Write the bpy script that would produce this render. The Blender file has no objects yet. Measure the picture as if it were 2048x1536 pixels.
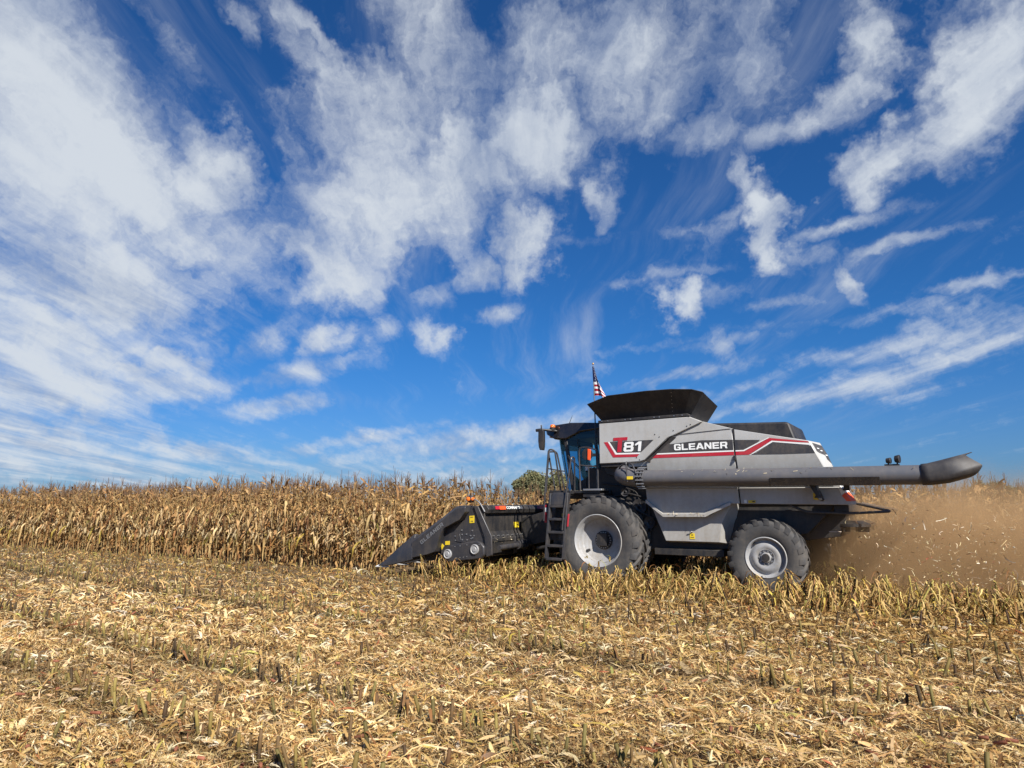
import bpy, bmesh, math, random
import numpy as np
from mathutils import Vector, Matrix

R = math.radians
rng = np.random.default_rng(7)
random.seed(7)
S = bpy.context.scene
COL = S.collection

# ------------------------------------------------------------------ camera
cam_d = bpy.data.cameras.new('camera')
cam = bpy.data.objects.new('camera', cam_d)
COL.objects.link(cam)
cam.location = (0, 0, 1.78)
cam.rotation_euler = (R(90) + math.atan(240 / 1361), 0, 0)
cam_d.sensor_width = 36
cam_d.lens = 36 * 1361 / 2048
cam_d.clip_start = 0.1
cam_d.clip_end = 6000
S.camera = cam

# ------------------------------------------------------------------ render settings
S.view_settings.view_transform = 'Standard'
S.view_settings.look = 'None'
S.view_settings.exposure = 0.7
S.view_settings.gamma = 1
cy = S.cycles
cy.max_bounces = 6
cy.diffuse_bounces = 3
cy.glossy_bounces = 3
cy.transmission_bounces = 4
cy.transparent_max_bounces = 12
cy.volume_bounces = 1
cy.use_denoising = True
cy.sample_clamp_indirect = 6

# ------------------------------------------------------------------ sun + sky
SUN_EL = R(39)
SUN_H = Vector((0.438, -0.899))                    # horizontal direction towards the sun
sun_dir = Vector((SUN_H.x * math.cos(SUN_EL), SUN_H.y * math.cos(SUN_EL), math.sin(SUN_EL)))
sl = bpy.data.lights.new('sun', 'SUN')
sl.energy = 5.0
sl.angle = R(0.5)
sl.color = (1.0, 0.955, 0.88)
so = bpy.data.objects.new('sun', sl)
COL.objects.link(so)
so.rotation_euler = sun_dir.to_track_quat('Z', 'Y').to_euler()
so.location = (20, -30, 40)

world = bpy.data.worlds.new('World')
S.world = world
world.use_nodes = True
world.cycles.sampling_method = 'MANUAL'
world.cycles.sample_map_resolution = 512
wt = world.node_tree
wt.nodes.clear()


def N(t, typ, **kw):
    n = t.nodes.new(typ)
    for k, v in kw.items():
        setattr(n, k, v)
    return n


def mth(t, op, a, b=None, c=None, clamp=False):
    n = t.nodes.new('ShaderNodeMath')
    n.operation = op
    n.use_clamp = clamp
    for i, x in enumerate((a, b, c)):
        if x is None:
            continue
        if isinstance(x, (int, float)):
            n.inputs[i].default_value = x
        else:
            t.links.new(x, n.inputs[i])
    return n.outputs[0]


def vmth(t, op, a, b=None):
    n = t.nodes.new('ShaderNodeVectorMath')
    n.operation = op
    for i, x in enumerate((a, b)):
        if x is None:
            continue
        if isinstance(x, (tuple, list)):
            n.inputs[i].default_value = x
        else:
            t.links.new(x, n.inputs[i])
    return n


def maprange(t, x, a, b, c=0.0, d=1.0, smooth=True):
    n = t.nodes.new('ShaderNodeMapRange')
    if smooth:
        n.interpolation_type = 'SMOOTHSTEP'
    t.links.new(x, n.inputs[0])
    for i, v in enumerate((a, b, c, d)):
        n.inputs[1 + i].default_value = v
    return n.outputs[0]


def mixc(t, f, a, b, mode='MIX'):
    n = t.nodes.new('ShaderNodeMix')
    n.data_type = 'RGBA'
    n.blend_type = mode
    if isinstance(f, (int, float)):
        n.inputs[0].default_value = f
    else:
        t.links.new(f, n.inputs[0])
    for i, x in ((6, a), (7, b)):
        if isinstance(x, (tuple, list)):
            n.inputs[i].default_value = (*x[:3], 1)
        else:
            t.links.new(x, n.inputs[i])
    return n.outputs[2]


def noise(t, vec, scale, detail=4, rough=0.55, dist=0.0, color=False):
    n = t.nodes.new('ShaderNodeTexNoise')
    n.inputs['Scale'].default_value = scale
    n.inputs['Detail'].default_value = detail
    n.inputs['Roughness'].default_value = rough
    n.inputs['Distortion'].default_value = dist
    if vec is not None:
        t.links.new(vec, n.inputs['Vector'])
    return n.outputs[1 if color else 0]


def build_sky():
    t = wt
    L = t.links.new
    sky = N(t, 'ShaderNodeTexSky', sky_type='NISHITA', sun_disc=False)
    sky.sun_elevation = SUN_EL
    sky.sun_rotation = math.atan2(SUN_H.x, SUN_H.y)
    sky.altitude = 300
    sky.air_density = 1.0
    sky.dust_density = 0.6
    sky.ozone_density = 2.2
    tc = N(t, 'ShaderNodeTexCoord')
    d = tc.outputs['Generated']
    sep = N(t, 'ShaderNodeSeparateXYZ')
    L(d, sep.inputs[0])
    dx, dy, dz = sep.outputs
    zc = mth(t, 'MAXIMUM', dz, 0.0)
    # cloud layer coordinates: where the view direction meets a flat layer overhead
    den = mth(t, 'ADD', zc, 0.08)
    cmb = N(t, 'ShaderNodeCombineXYZ')
    L(mth(t, 'DIVIDE', dx, den), cmb.inputs[0])
    L(mth(t, 'DIVIDE', dy, den), cmb.inputs[1])
    P = cmb.outputs[0]
    # compass bearing / elevation in degrees
    az = mth(t, 'MULTIPLY', mth(t, 'ARCTAN2', dx, dy), 57.29578)
    el = mth(t, 'MULTIPLY', mth(t, 'ARCSINE', dz), 57.29578)
    ae = N(t, 'ShaderNodeCombineXYZ')
    L(az, ae.inputs[0])
    L(el, ae.inputs[1])
    AE = ae.outputs[0]
    # warp the bearings so cloud outlines are ragged
    wn = vmth(t, 'SUBTRACT', noise(t, AE, 0.16, 5, 0.6, color=True), (0.5, 0.5, 0.5)).outputs[0]
    wsc = vmth(t, 'MULTIPLY', wn, (11, 11, 0)).outputs[0]
    wn2 = vmth(t, 'SUBTRACT', noise(t, AE, 0.75, 4, 0.6, color=True), (0.5, 0.5, 0.5)).outputs[0]
    wsc2 = vmth(t, 'MULTIPLY', wn2, (2.2, 2.2, 0)).outputs[0]
    AEW = vmth(t, 'ADD', vmth(t, 'ADD', AE, wsc).outputs[0], wsc2).outputs[0]
    AES = vmth(t, 'ADD', vmth(t, 'ADD', AE, vmth(t, 'MULTIPLY', wn, (9, 2.2, 0)).outputs[0]).outputs[0], vmth(t, 'MULTIPLY', wn2, (2.0, 1.1, 0)).outputs[0]).outputs[0]
    total = None
    for k, (a, e, ra, re, rot, s) in enumerate(CLOUDS):
        if k and k % 10 == 0:
            # hand the running value on, so the blobs are evaluated in batches
            dz_ = N(t, 'ShaderNodeCombineXYZ')
            L(mth(t, 'MULTIPLY', total, 1e-6), dz_.inputs[2])
            AEW_, AES_ = vmth(t, 'ADD', AEW, dz_.outputs[0]).outputs[0], vmth(t, 'ADD', AES, dz_.outputs[0]).outputs[0]
        elif k == 0:
            AEW_, AES_ = AEW, AES
        mp = N(t, 'ShaderNodeMapping', vector_type='TEXTURE')
        mp.inputs[1].default_value = (a, e, 0)
        mp.inputs[2].default_value = (0, 0, R(rot))
        mp.inputs[3].default_value = (ra, re, 1)
        L(AES_ if min(ra, re) < 1.9 else AEW_, mp.inputs[0])
        ln = vmth(t, 'LENGTH', mp.outputs[0]).outputs['Value']
        f = maprange(t, ln, 1.55, 0.10, 0.0, s)
        if total is None:
            total = f
        elif s < 0:
            total = mth(t, 'ADD', total, f)
        else:
            total = mth(t, 'MAXIMUM', total, f)
    # streaky layer noise, drawn out along the wind
    wob = vmth(t, 'MULTIPLY', vmth(t, 'SUBTRACT', noise(t, P, 0.55, 3, 0.5, color=True), (0.5, 0.5, 0.5)).outputs[0], (0.55, 0.55, 0)).outputs[0]
    PW_ = vmth(t, 'ADD', P, wob).outputs[0]
    mp = N(t, 'ShaderNodeMapping')
    mp.inputs[2].default_value = (0, 0, R(3))
    mp.inputs[3].default_value = (2.2, 0.42, 1)
    L(PW_, mp.inputs[0])
    SP = mp.outputs[0]
    streak = noise(t, SP, 1.6, 9, 0.60)
    puff = noise(t, AEW, 0.26, 8, 0.60)
    fine = noise(t, AES, 0.85, 7, 0.66)
    tex = mth(t, 'ADD', mth(t, 'ADD', mth(t, 'MULTIPLY', streak, 0.55), mth(t, 'MULTIPLY', puff, 0.27)), mth(t, 'MULTIPLY', fine, 0.18))
    tn = mth(t, 'SUBTRACT', tex, 0.5)
    # dense clouds
    dens = mth(t, 'ADD', total, mth(t, 'MULTIPLY', tn, 2.3))
    cov = maprange(t, dens, 0.06, 1.02)
    # thin high veil between them
    mp2 = N(t, 'ShaderNodeMapping')
    mp2.inputs[2].default_value = (0, 0, R(-5))
    mp2.inputs[3].default_value = (2.6, 0.26, 1)
    L(PW_, mp2.inputs[0])
    v = noise(t, mp2.outputs[0], 1.1, 9, 0.62)
    big = noise(t, P, 0.45, 2, 0.5)
    vv_ = mth(t, 'ADD', v, mth(t, 'MULTIPLY', mth(t, 'SUBTRACT', big, 0.5), 0.5))
    veil = mth(t, 'MULTIPLY', maprange(t, vv_, 0.49, 0.84), 0.60)
    veil = mth(t, 'MULTIPLY', veil, maprange(t, el, 3, 12))
    cover = mth(t, 'MAXIMUM', mth(t, 'MULTIPLY', cov, 0.95), veil)
    # brightness of the cloud: greyer where deep, bright at sunlit rims
    mp3 = N(t, 'ShaderNodeMapping')
    mp3.inputs[3].default_value = (1.0, 0.6, 1)
    L(SP, mp3.inputs[0])
    shade = noise(t, mp3.outputs[0], 0.9, 4, 0.5)
    shade2 = mth(t, 'ADD', mth(t, 'MULTIPLY', shade, 0.75), mth(t, 'MULTIPLY', puff, 0.25))
    sh = maprange(t, mth(t, 'ADD', mth(t, 'MULTIPLY', shade2, 0.6), mth(t, 'MULTIPLY', streak, 0.4)), 0.38, 0.56)
    ccol = mixc(t, sh, CLOUD_DARK, CLOUD_LIGHT)
    # clear sky
    hz = maprange(t, el, -2.0, 15.0)
    tint = mixc(t, hz, SKY_TINT_LOW, SKY_TINT)
    base = mixc(t, 1.0, sky.outputs[0], tint, 'MULTIPLY')
    final = mixc(t, cover, base, ccol)
    bg = N(t, 'ShaderNodeBackground')
    L(final, bg.inputs[0])
    bg.inputs[1].default_value = SKY_STR
    out = N(t, 'ShaderNodeOutputWorld')
    L(bg.outputs[0], out.inputs[0])


SKY_STR = 0.063
SKY_TINT = (0.17, 0.54, 0.98)
SKY_TINT_LOW = (0.30, 0.50, 0.90)
CLOUD_DARK = (3.5, 4.2, 5.6)
CLOUD_LIGHT = (6.6, 7.1, 7.7)
# bearing, elevation, half width, half height, tilt (degrees), thickness
CLOUDS = [
    (-38.2, 29.6, 14.7, 5.7, -29, 0.92),
    (-31.5, 24.2, 13.0, 5.0, -27, 0.92),
    (-35.7, 24.2, 10.0, 7.8, 13, 0.86),
    (-32.4, 16.7, 10.5, 5.2, 3, 0.88),
    (-34.7, 9.9, 9.4, 6.8, 6, 0.86),
    (-28.5, 9.9, 4.9, 1.9, -12, 0.8),
    (-35.3, 4.3, 9.0, 3.6, 3, 0.75),
    (-26.5, 19.8, 3.3, 2.2, 9, 0.8),
    (-25.5, 25.5, 4.8, 3.1, -31, 0.85),
    (-28.8, 32.6, 4.2, 1.5, -43, 0.45),
    (-24.9, 35.5, 2.0, 1.0, -35, 0.4),
    (-20.9, 36.6, 2.4, 1.0, -35, 0.4),
    (-10.0, 24.8, 13.5, 5.6, 14, 0.84),
    (-16.5, 20.3, 8.0, 3.4, -1, 0.82),
    (-11.9, 29.6, 9.5, 5.3, 19, 0.62),
    (1.6, 30.1, 5.6, 4.9, -2, 1.05),
    (-4.3, 27.8, 7.6, 4.3, 0, 0.9),
    (-5.8, 35.7, 11.5, 4.5, -48, 0.55),
    (2.6, 35.1, 7.7, 4.6, -3, 0.62),
    (10.0, 35.0, 7.2, 6.0, 9, 0.7),
    (13.9, 32.2, 7.1, 3.1, 17, 0.62),
    (20.4, 34.1, 5.6, 5.9, 5, 0.66),
    (18.0, 29.2, 4.8, 1.8, 0, 0.6),
    (8.3, 25.7, 2.4, 2.5, -4, 0.65),
    (30.7, 32.1, 3.0, 3.7, -41, 0.75),
    (28.2, 29.8, 3.0, 1.6, 15, 0.65),
    (24.7, 28.5, 5.7, 1.2, 2, 0.6),
    (37.9, 29.0, 3.8, 6.1, -38, 0.92),
    (35.9, 25.5, 4.7, 2.7, 5, 0.8),
    (30.2, 24.2, 3.3, 2.8, -3, 0.75),
    (33.2, 23.9, 3.9, 2.1, 12, 0.6),
    (22.2, 21.0, 2.4, 3.3, 17, 0.95),
    (20.6, 25.6, 1.5, 2.6, 10, 0.55),
    (23.9, 18.7, 4.9, 0.7, 7, 0.5),
    (0.7, 21.3, 2.6, 2.9, -10, 0.85),
    (-3.3, 19.5, 3.1, 1.8, 14, 0.72),
    (-12.7, 17.5, 2.3, 1.7, -6, 0.6),
    (-6.3, 17.4, 2.0, 1.4, 2, 0.6),
    (-15.6, 13.4, 2.5, 1.8, 3, 0.8),
    (-20.1, 13.3, 3.6, 1.6, 30, 0.6),
    (-6.7, 14.1, 2.0, 1.7, 16, 0.7),
    (-10.8, 14.5, 1.9, 1.0, 17, 0.5),
    (-1.0, 15.8, 2.4, 1.0, 14, 0.55),
    (-16.8, 10.5, 5.2, 1.3, 11, 0.6),
    (-13.5, 11.3, 2.5, 0.9, 32, 0.5),
    (-19.6, 7.7, 4.7, 1.0, 9, 0.7),
    (-27.4, 8.8, 5.3, 1.7, 4, 0.8),
    (14.4, 16.1, 1.9, 2.0, -4, 0.72),
    (17.6, 16.7, 3.5, 1.3, 10, 0.5),
    (27.0, 16.6, 1.4, 1.9, 3, 0.72),
    (28.2, 18.1, 2.3, 0.8, 12, 0.4),
    (17.0, 12.7, 1.4, 1.6, 6, 0.5),
    (22.2, 15.5, 4.0, 0.6, 2, 0.44999999999999996),
    (-1.0, 5.6, 19.8, 1.3, 9, 0.62),
    (-5.2, 3.6, 13.8, 0.7, 6, 0.52),
    (28.5, 8.9, 12.5, 1.5, 10, 0.55),
    (35.1, 12.7, 4.7, 2.4, 3, 0.5),
    (30.3, 11.5, 7.7, 1.0, 4, 0.52),
    (16.5, 10.7, 8.3, 0.8, 8, 0.48),
    (4.1, 10.3, 6.8, 0.8, 16, 0.22999999999999998),
    (-29.5, 3.3, 17.0, 2.5, 1, 0.62),
    (-5.2, 2.2, 22.8, 1.2, 2, 0.52),
    (9.9, 22.0, 12.7, 0.7, 2, 0.29),
    (19.6, 23.1, 4.7, 0.6, 3, 0.29),
    (16.1, 18.8, 8.4, 0.5, 0, 0.27),
    (31.7, 18.9, 6.6, 0.6, 4, 0.55),
    (27.7, 20.7, 5.0, 0.7, 6, 0.6),
    (35.7, 15.4, 3.4, 0.6, 1, 0.52),
    (31.5, 14.3, 5.3, 0.6, 5, 0.38),
    (19.8, 12.9, 7.8, 0.6, 3, 0.35),
    (11.8, 13.0, 7.1, 0.5, 5, 0.31),
    (25.4, 13.9, 8.9, 0.6, 2, 0.35),
    (33.3, 10.1, 5.7, 0.7, 7, 0.6),
    (23.2, 8.0, 8.8, 0.8, 9, 0.56),
    (35.8, 10.8, 3.3, 0.8, 6, 0.6),
    (13.2, 8.4, 9.4, 0.7, 7, 0.35),
    (-5.2, 2.0, 14.6, 0.5, 4, 0.27999999999999997),
    (-13.4, 5.2, 9.0, 0.7, 8, 0.56),
    (4.5, 5.7, 8.3, 0.8, 8, 0.6),
    (-22.1, 9.6, 2.2, 0.6, 16, 0.45),
    (9.8, 18.4, 2.1, 0.6, 1, 0.42),
    (-14.7, 32.8, 8.2, 1.6, -25, 0.5),
    (-20.3, 28.5, 3.0, 2.0, -30, 0.4),
    (-18.4, 36.0, 4.6, 0.8, -26, 0.52),
]
build_sky()

# ------------------------------------------------------------------ helpers


def tag(o, label=None, cat=None, group=None, kind=None):
    if label:
        o['label'] = label
    if cat:
        o['category'] = cat
    if group:
        o['group'] = group
    if kind:
        o['kind'] = kind
    return o


def empty(name, loc=(0, 0, 0), rz=0.0):
    o = bpy.data.objects.new(name, None)
    COL.objects.link(o)
    o.location = loc
    o.rotation_euler = (0, 0, rz)
    o.empty_display_size = 0.3
    return o


def link(name, me, parent=None, mats=()):
    for m in mats:
        me.materials.append(m)
    o = bpy.data.objects.new(name, me)
    COL.objects.link(o)
    if parent:
        o.parent = parent
    return o


def smooth_by_angle(me, deg=35):
    me.shade_smooth()
    try:
        me.set_sharp_from_angle(angle=R(deg))
    except Exception:
        pass


def obj(name, bm, mat, parent=None, bevel=0.0, smooth=True, ang=35):
    me = bpy.data.meshes.new(name)
    bmesh.ops.recalc_face_normals(bm, faces=bm.faces)
    bm.to_mesh(me)
    bm.free()
    mats = mat if isinstance(mat, (list, tuple)) else [mat]
    o = link(name, me, parent, mats)
    if smooth:
        smooth_by_angle(me, ang)
    if bevel > 0:
        b = o.modifiers.new('bevel', 'BEVEL')
        b.width = bevel
        b.segments = 2
        b.limit_method = 'ANGLE'
        b.angle_limit = R(30)
    return o


def np_mesh(name, verts, faces, colors=None, mat=None, parent=None, smooth=False, obj_too=True):
    """verts (n,3), faces (m,4) int; colors (n,3)."""
    me = bpy.data.meshes.new(name)
    nv, nf = len(verts), len(faces)
    me.vertices.add(nv)
    me.vertices.foreach_set('co', np.ascontiguousarray(verts, dtype=np.float32).ravel())
    k = faces.shape[1]
    me.loops.add(nf * k)
    me.loops.foreach_set('vertex_index', np.ascontiguousarray(faces, dtype=np.int32).ravel())
    me.polygons.add(nf)
    me.polygons.foreach_set('loop_start', np.arange(0, nf * k, k, dtype=np.int32))
    if smooth:
        me.polygons.foreach_set('use_smooth', np.ones(nf, dtype=bool))
    if colors is not None:
        a = me.attributes.new('Col', 'FLOAT_COLOR', 'POINT')
        c = np.ones((nv, 4), dtype=np.float32)
        c[:, :3] = colors
        a.data.foreach_set('color', c.ravel())
    me.update(calc_edges=True)
    if mat:
        me.materials.append(mat)
    if not obj_too:
        return me
    o = bpy.data.objects.new(name, me)
    COL.objects.link(o)
    if parent:
        o.parent = parent
    return o


# combine space: u = along the machine towards its tail, v = towards its left side (the camera), w = up
def X(u, v, w):
    return Vector((u, -v, w))


def plate(bm, pts, thick=0.03, mi=0):
    """polygon of (u,v,w) points facing +v, given a thickness towards -v"""
    f = [bm.verts.new(X(*p)) for p in pts]
    b = [bm.verts.new(X(p[0], p[1] - thick, p[2])) for p in pts]
    fs = [bm.faces.new(f), bm.faces.new(b[::-1])]
    n = len(f)
    for i in range(n):
        fs.append(bm.faces.new((f[i], b[i], b[(i + 1) % n], f[(i + 1) % n])))
    for q in fs:
        q.material_index = mi
    return fs


def prism(bm, uw, v0, v1, mi=0):
    return plate(bm, [(u, v1, w) for u, w in uw], v1 - v0, mi)


def box(bm, u0, u1, v0, v1, w0, w1, mi=0):
    return prism(bm, [(u0, w0), (u1, w0), (u1, w1), (u0, w1)], v0, v1, mi)


def quadface(bm, pts, mi=0):
    f = bm.faces.new([bm.verts.new(X(*p)) for p in pts])
    f.material_index = mi
    return f


def loft(bm, rings, cap=True, mi=0):
    vs = [[bm.verts.new(X(*p)) for p in r] for r in rings]
    n = len(vs[0])
    for a, b in zip(vs[:-1], vs[1:]):
        for i in range(n):
            bm.faces.new((a[i], a[(i + 1) % n], b[(i + 1) % n], b[i])).material_index = mi
    if cap:
        bm.faces.new(vs[0][::-1]).material_index = mi
        bm.faces.new(vs[-1]).material_index = mi


def tube(bm, pts, r, seg=10, cap=True, mi=0, raw=False):
    """round tube through (u,v,w) points; r scalar or list"""
    P = [Vector(p) if raw else X(*p) for p in pts]
    n = len(P)
    rr = r if isinstance(r, (list, tuple)) else [r] * n
    rings = []
    ref = None
    for i in range(n):
        if i == 0:
            d = P[1] - P[0]
        elif i == n - 1:
            d = P[-1] - P[-2]
        else:
            d = (P[i + 1] - P[i]).normalized() + (P[i] - P[i - 1]).normalized()
        d.normalize()
        if ref is None:
            ref = Vector((0, 0, 1)) if abs(d.z) < 0.9 else Vector((1, 0, 0))
        a = (ref - d * ref.dot(d)).normalized()
        ref = a
        b = d.cross(a)
        rings.append([bm.verts.new(P[i] + (a * math.cos(2 * math.pi * k / seg) + b * math.sin(2 * math.pi * k / seg)) * rr[i]) for k in range(seg)])
    for A, B in zip(rings[:-1], rings[1:]):
        for k in range(seg):
            bm.faces.new((A[k], A[(k + 1) % seg], B[(k + 1) % seg], B[k])).material_index = mi
    if cap:
        bm.faces.new(rings[0][::-1]).material_index = mi
        bm.faces.new(rings[-1]).material_index = mi


def arc_pts(pts, rad=0.06, n=4):
    """round the corners of a (u,v,w) polyline"""
    V_ = [Vector(p) for p in pts]
    out = [V_[0]]
    for i in range(1, len(V_) - 1):
        a, b, c = V_[i - 1], V_[i], V_[i + 1]
        d1, d2 = (a - b), (c - b)
        r1 = min(rad, d1.length * 0.45)
        r2 = min(rad, d2.length * 0.45)
        p, q = b + d1.normalized() * r1, b + d2.normalized() * r2
        for k in range(n + 1):
            s = k / n
            out.append(p * (1 - s) ** 2 + b * 2 * s * (1 - s) + q * s ** 2)
    out.append(V_[-1])
    return [tuple(p) for p in out]


def lathe_v(bm, prof, cu, cw, seg=48, mi=0, close=False):
    """revolve (r, v) profile about the axle line parallel to v through (cu, cw)"""
    rings = []
    for r, v in prof:
        rings.append([bm.verts.new(X(cu + r * math.cos(2 * math.pi * k / seg), v, cw + r * math.sin(2 * math.pi * k / seg))) for k in range(seg)])
    for A, B in zip(rings[:-1], rings[1:]):
        for k in range(seg):
            bm.faces.new((A[k], A[(k + 1) % seg], B[(k + 1) % seg], B[k])).material_index = mi
    if close:
        bm.faces.new(rings[-1]).material_index = mi
        bm.faces.new(rings[0][::-1]).material_index = mi


def disc_v(bm, cu, v, cw, r, th, seg=20, mi=0):
    prism(bm, [(cu + r * math.cos(2 * math.pi * k / seg), cw + r * math.sin(2 * math.pi * k / seg)) for k in range(seg)], v - th, v, mi)


# ------------------------------------------------------------------ materials
def new_mat(name):
    m = bpy.data.materials.new(name)
    m.use_nodes = True
    t = m.node_tree
    return m, t, t.nodes['Principled BSDF']


def paint(name, col, rough=0.4, metal=0.0, dirt=0.25, dirtcol=(0.30, 0.235, 0.16), coat=0.0, scale=3.0, low=0.0, bump=0.0):
    """paint with dust film settled in patches (denser towards the bottom of the machine by 'low')"""
    m, t, b = new_mat(name)
    tc = N(t, 'ShaderNodeTexCoord')
    o = tc.outputs['Object']
    n1 = noise(t, o, scale, 6, 0.62)
    n2 = noise(t, o, scale * 9, 4, 0.6)
    mixn = mth(t, 'ADD', mth(t, 'MULTIPLY', n1, 0.65), mth(t, 'MULTIPLY', n2, 0.35))
    mpd = N(t, 'ShaderNodeMapping')
    mpd.inputs[3].default_value = (7.0, 7.0, 0.6)
    t.links.new(o, mpd.inputs[0])
    n3 = noise(t, mpd.outputs[0], 1.3, 5, 0.6)          # rain and chaff streaks running down
    mixn = mth(t, 'ADD', mth(t, 'MULTIPLY', mixn, 0.7), mth(t, 'MULTIPLY', n3, 0.3))
    f = maprange(t, mixn, 0.40, 0.64)
    f = mth(t, 'MULTIPLY', f, dirt)
    if low > 0:
        sp = N(t, 'ShaderNodeSeparateXYZ')
        t.links.new(o, sp.inputs[0])
        lowf = maprange(t, sp.outputs[2], 2.3, 0.9)
        f = mth(t, 'ADD', f, mth(t, 'MULTIPLY', mth(t, 'MULTIPLY', lowf, mixn), low), clamp=True)
    c = mixc(t, f, col, dirtcol)
    t.links.new(c, b.inputs['Base Color'])
    rr = mth(t, 'ADD', mth(t, 'MULTIPLY', f, 0.45), rough, clamp=True)
    t.links.new(rr, b.inputs['Roughness'])
    b.inputs['Metallic'].default_value = metal
    b.inputs['Coat Weight'].default_value = coat
    if bump > 0:
        bp = N(t, 'ShaderNodeBump')
        bp.inputs['Strength'].default_value = bump
        bp.inputs['Distance'].default_value = 0.004
        t.links.new(n2, bp.inputs['Height'])
        t.links.new(bp.outputs[0], b.inputs['Normal'])
    return m


M = {}
M['silver'] = paint('silver_paint', (0.445, 0.44, 0.425), 0.42, 0.12, 0.32, dirtcol=(0.26, 0.22, 0.17), low=0.7, scale=1.6)
M['sleeve'] = paint('rubber_sleeve', (0.035, 0.033, 0.036), 0.5, 0.0, 0.3, dirtcol=(0.13, 0.11, 0.09), scale=2)
M['charcoal'] = paint('charcoal_paint', (0.030, 0.030, 0.035), 0.36, 0.0, 0.12, scale=2.5)
M['dark'] = paint('black_machinery', (0.014, 0.014, 0.016), 0.55, 0.0, 0.12, scale=3)
M['tubegrey'] = paint('auger_paint', (0.105, 0.105, 0.115), 0.36, 0.1, 0.30, dirtcol=(0.20, 0.17, 0.14), scale=1.4)
M['black'] = paint('black_plastic', (0.016, 0.016, 0.019), 0.45, 0.0, 0.10, scale=4)
M['gloss'] = paint('gloss_black', (0.012, 0.012, 0.015), 0.16, 0.0, 0.05, coat=0.5)
M['tarp'] = paint('black_tank_flap', (0.013, 0.013, 0.016), 0.55, 0.0, 0.22, dirtcol=(0.16, 0.13, 0.10), scale=2)
M['rubber'] = paint('tyre_rubber', (0.045, 0.044, 0.045), 0.75, 0.0, 0.55, dirtcol=(0.14, 0.12, 0.10), scale=2.2, bump=0.3)
M['rim'] = paint('rim_silver', (0.34, 0.34, 0.345), 0.45, 0.1, 0.7, dirtcol=(0.22, 0.19, 0.15), scale=2.2)
M['steel'] = paint('bare_steel', (0.42, 0.42, 0.42), 0.4, 0.8, 0.2)
M['red'] = paint('red_decal', (0.42, 0.012, 0.03), 0.4, 0, 0.12)
M['white'] = paint('white_decal', (0.78, 0.78, 0.76), 0.4, 0, 0.08)
M['decal'] = paint('dark_decal', (0.035, 0.035, 0.04), 0.4, 0, 0.16)
M['yellow'] = paint('yellow_sticker', (0.72, 0.52, 0.02), 0.45, 0, 0.1)
M['orange'] = paint('orange_reflector', (0.85, 0.10, 0.02), 0.4, 0, 0.05)
M['amber'] = paint('amber_lens', (0.75, 0.16, 0.02), 0.15, 0, 0.02)
M['seatfab'] = paint('seat_cloth', (0.03, 0.035, 0.045), 0.8, 0, 0.1)


def glass_mat(name, tint, refl=0.10):
    m, t, b = new_mat(name)
    t.nodes.remove(b)
    tr = N(t, 'ShaderNodeBsdfTransparent')
    tr.inputs[0].default_value = (*tint, 1)
    gl = N(t, 'ShaderNodeBsdfGlossy')
    gl.inputs[0].default_value = (0.9, 0.95, 1, 1)
    gl.inputs[1].default_value = 0.03
    fr = N(t, 'ShaderNodeFresnel')
    fr.inputs[0].default_value = 1.45
    f = mth(t, 'ADD', mth(t, 'MULTIPLY', fr.outputs[0], 0.9), refl * 0.2, clamp=True)
    mx = N(t, 'ShaderNodeMixShader')
    t.links.new(f, mx.inputs[0])
    t.links.new(tr.outputs[0], mx.inputs[1])
    t.links.new(gl.outputs[0], mx.inputs[2])
    t.links.new(mx.outputs[0], t.nodes['Material Output'].inputs[0])
    return m


M['glass'] = glass_mat('tinted_cab_glass', (0.55, 0.80, 0.82))


def leaf_mat(name, transl=0.35, rough=0.65, streak=0.25):
    m, t, b = new_mat(name)
    at = N(t, 'ShaderNodeAttribute')
    at.attribute_name = 'Col'
    tc = N(t, 'ShaderNodeTexCoord')
    n = noise(t, tc.outputs['Object'], 26, 4, 0.6)
    v = mth(t, 'ADD', mth(t, 'MULTIPLY', n, streak * 2), 1 - streak)
    mul = mixc(t, 1.0, at.outputs[0], v, 'MULTIPLY')
    t.links.new(mul, b.inputs['Base Color'])
    b.inputs['Roughness'].default_value = rough
    b.inputs['Specular IOR Level'].default_value = 0.25
    tr = N(t, 'ShaderNodeBsdfTranslucent')
    t.links.new(mul, tr.inputs[0])
    mx = N(t, 'ShaderNodeMixShader')
    mx.inputs[0].default_value = transl
    t.links.new(b.outputs[0], mx.inputs[1])
    t.links.new(tr.outputs[0], mx.inputs[2])
    t.links.new(mx.outputs[0], t.nodes['Material Output'].inputs[0])
    return m


M['leaf'] = leaf_mat('dry_corn_leaf', 0.30)
M['litter'] = leaf_mat('chopped_residue', 0.18, streak=0.35)
M['foliage'] = leaf_mat('tree_leaves', 0.3)


def ground_mat():
    m, t, b = new_mat('straw_covered_soil')
    tc = N(t, 'ShaderNodeTexCoord')
    o = tc.outputs['Object']
    n1 = noise(t, o, 0.35, 4)
    n2 = noise(t, o, 16, 6, 0.7)
    n3 = noise(t, o, 55, 4, 0.7)
    f = maprange(t, mth(t, 'ADD', mth(t, 'MULTIPLY', n2, 0.6), mth(t, 'MULTIPLY', n3, 0.4)), 0.36, 0.64)
    c = mixc(t, f, (0.028, 0.016, 0.008), (0.24, 0.16, 0.075))
    c = mixc(t, mth(t, 'MULTIPLY', n1, 0.4), c, (0.14, 0.09, 0.042))
    t.links.new(c, b.inputs['Base Color'])
    b.inputs['Roughness'].default_value = 0.95
    bp = N(t, 'ShaderNodeBump')
    bp.inputs['Strength'].default_value = 0.8
    bp.inputs['Distance'].default_value = 0.03
    t.links.new(n2, bp.inputs['Height'])
    t.links.new(bp.outputs[0], b.inputs['Normal'])
    return m


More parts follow.
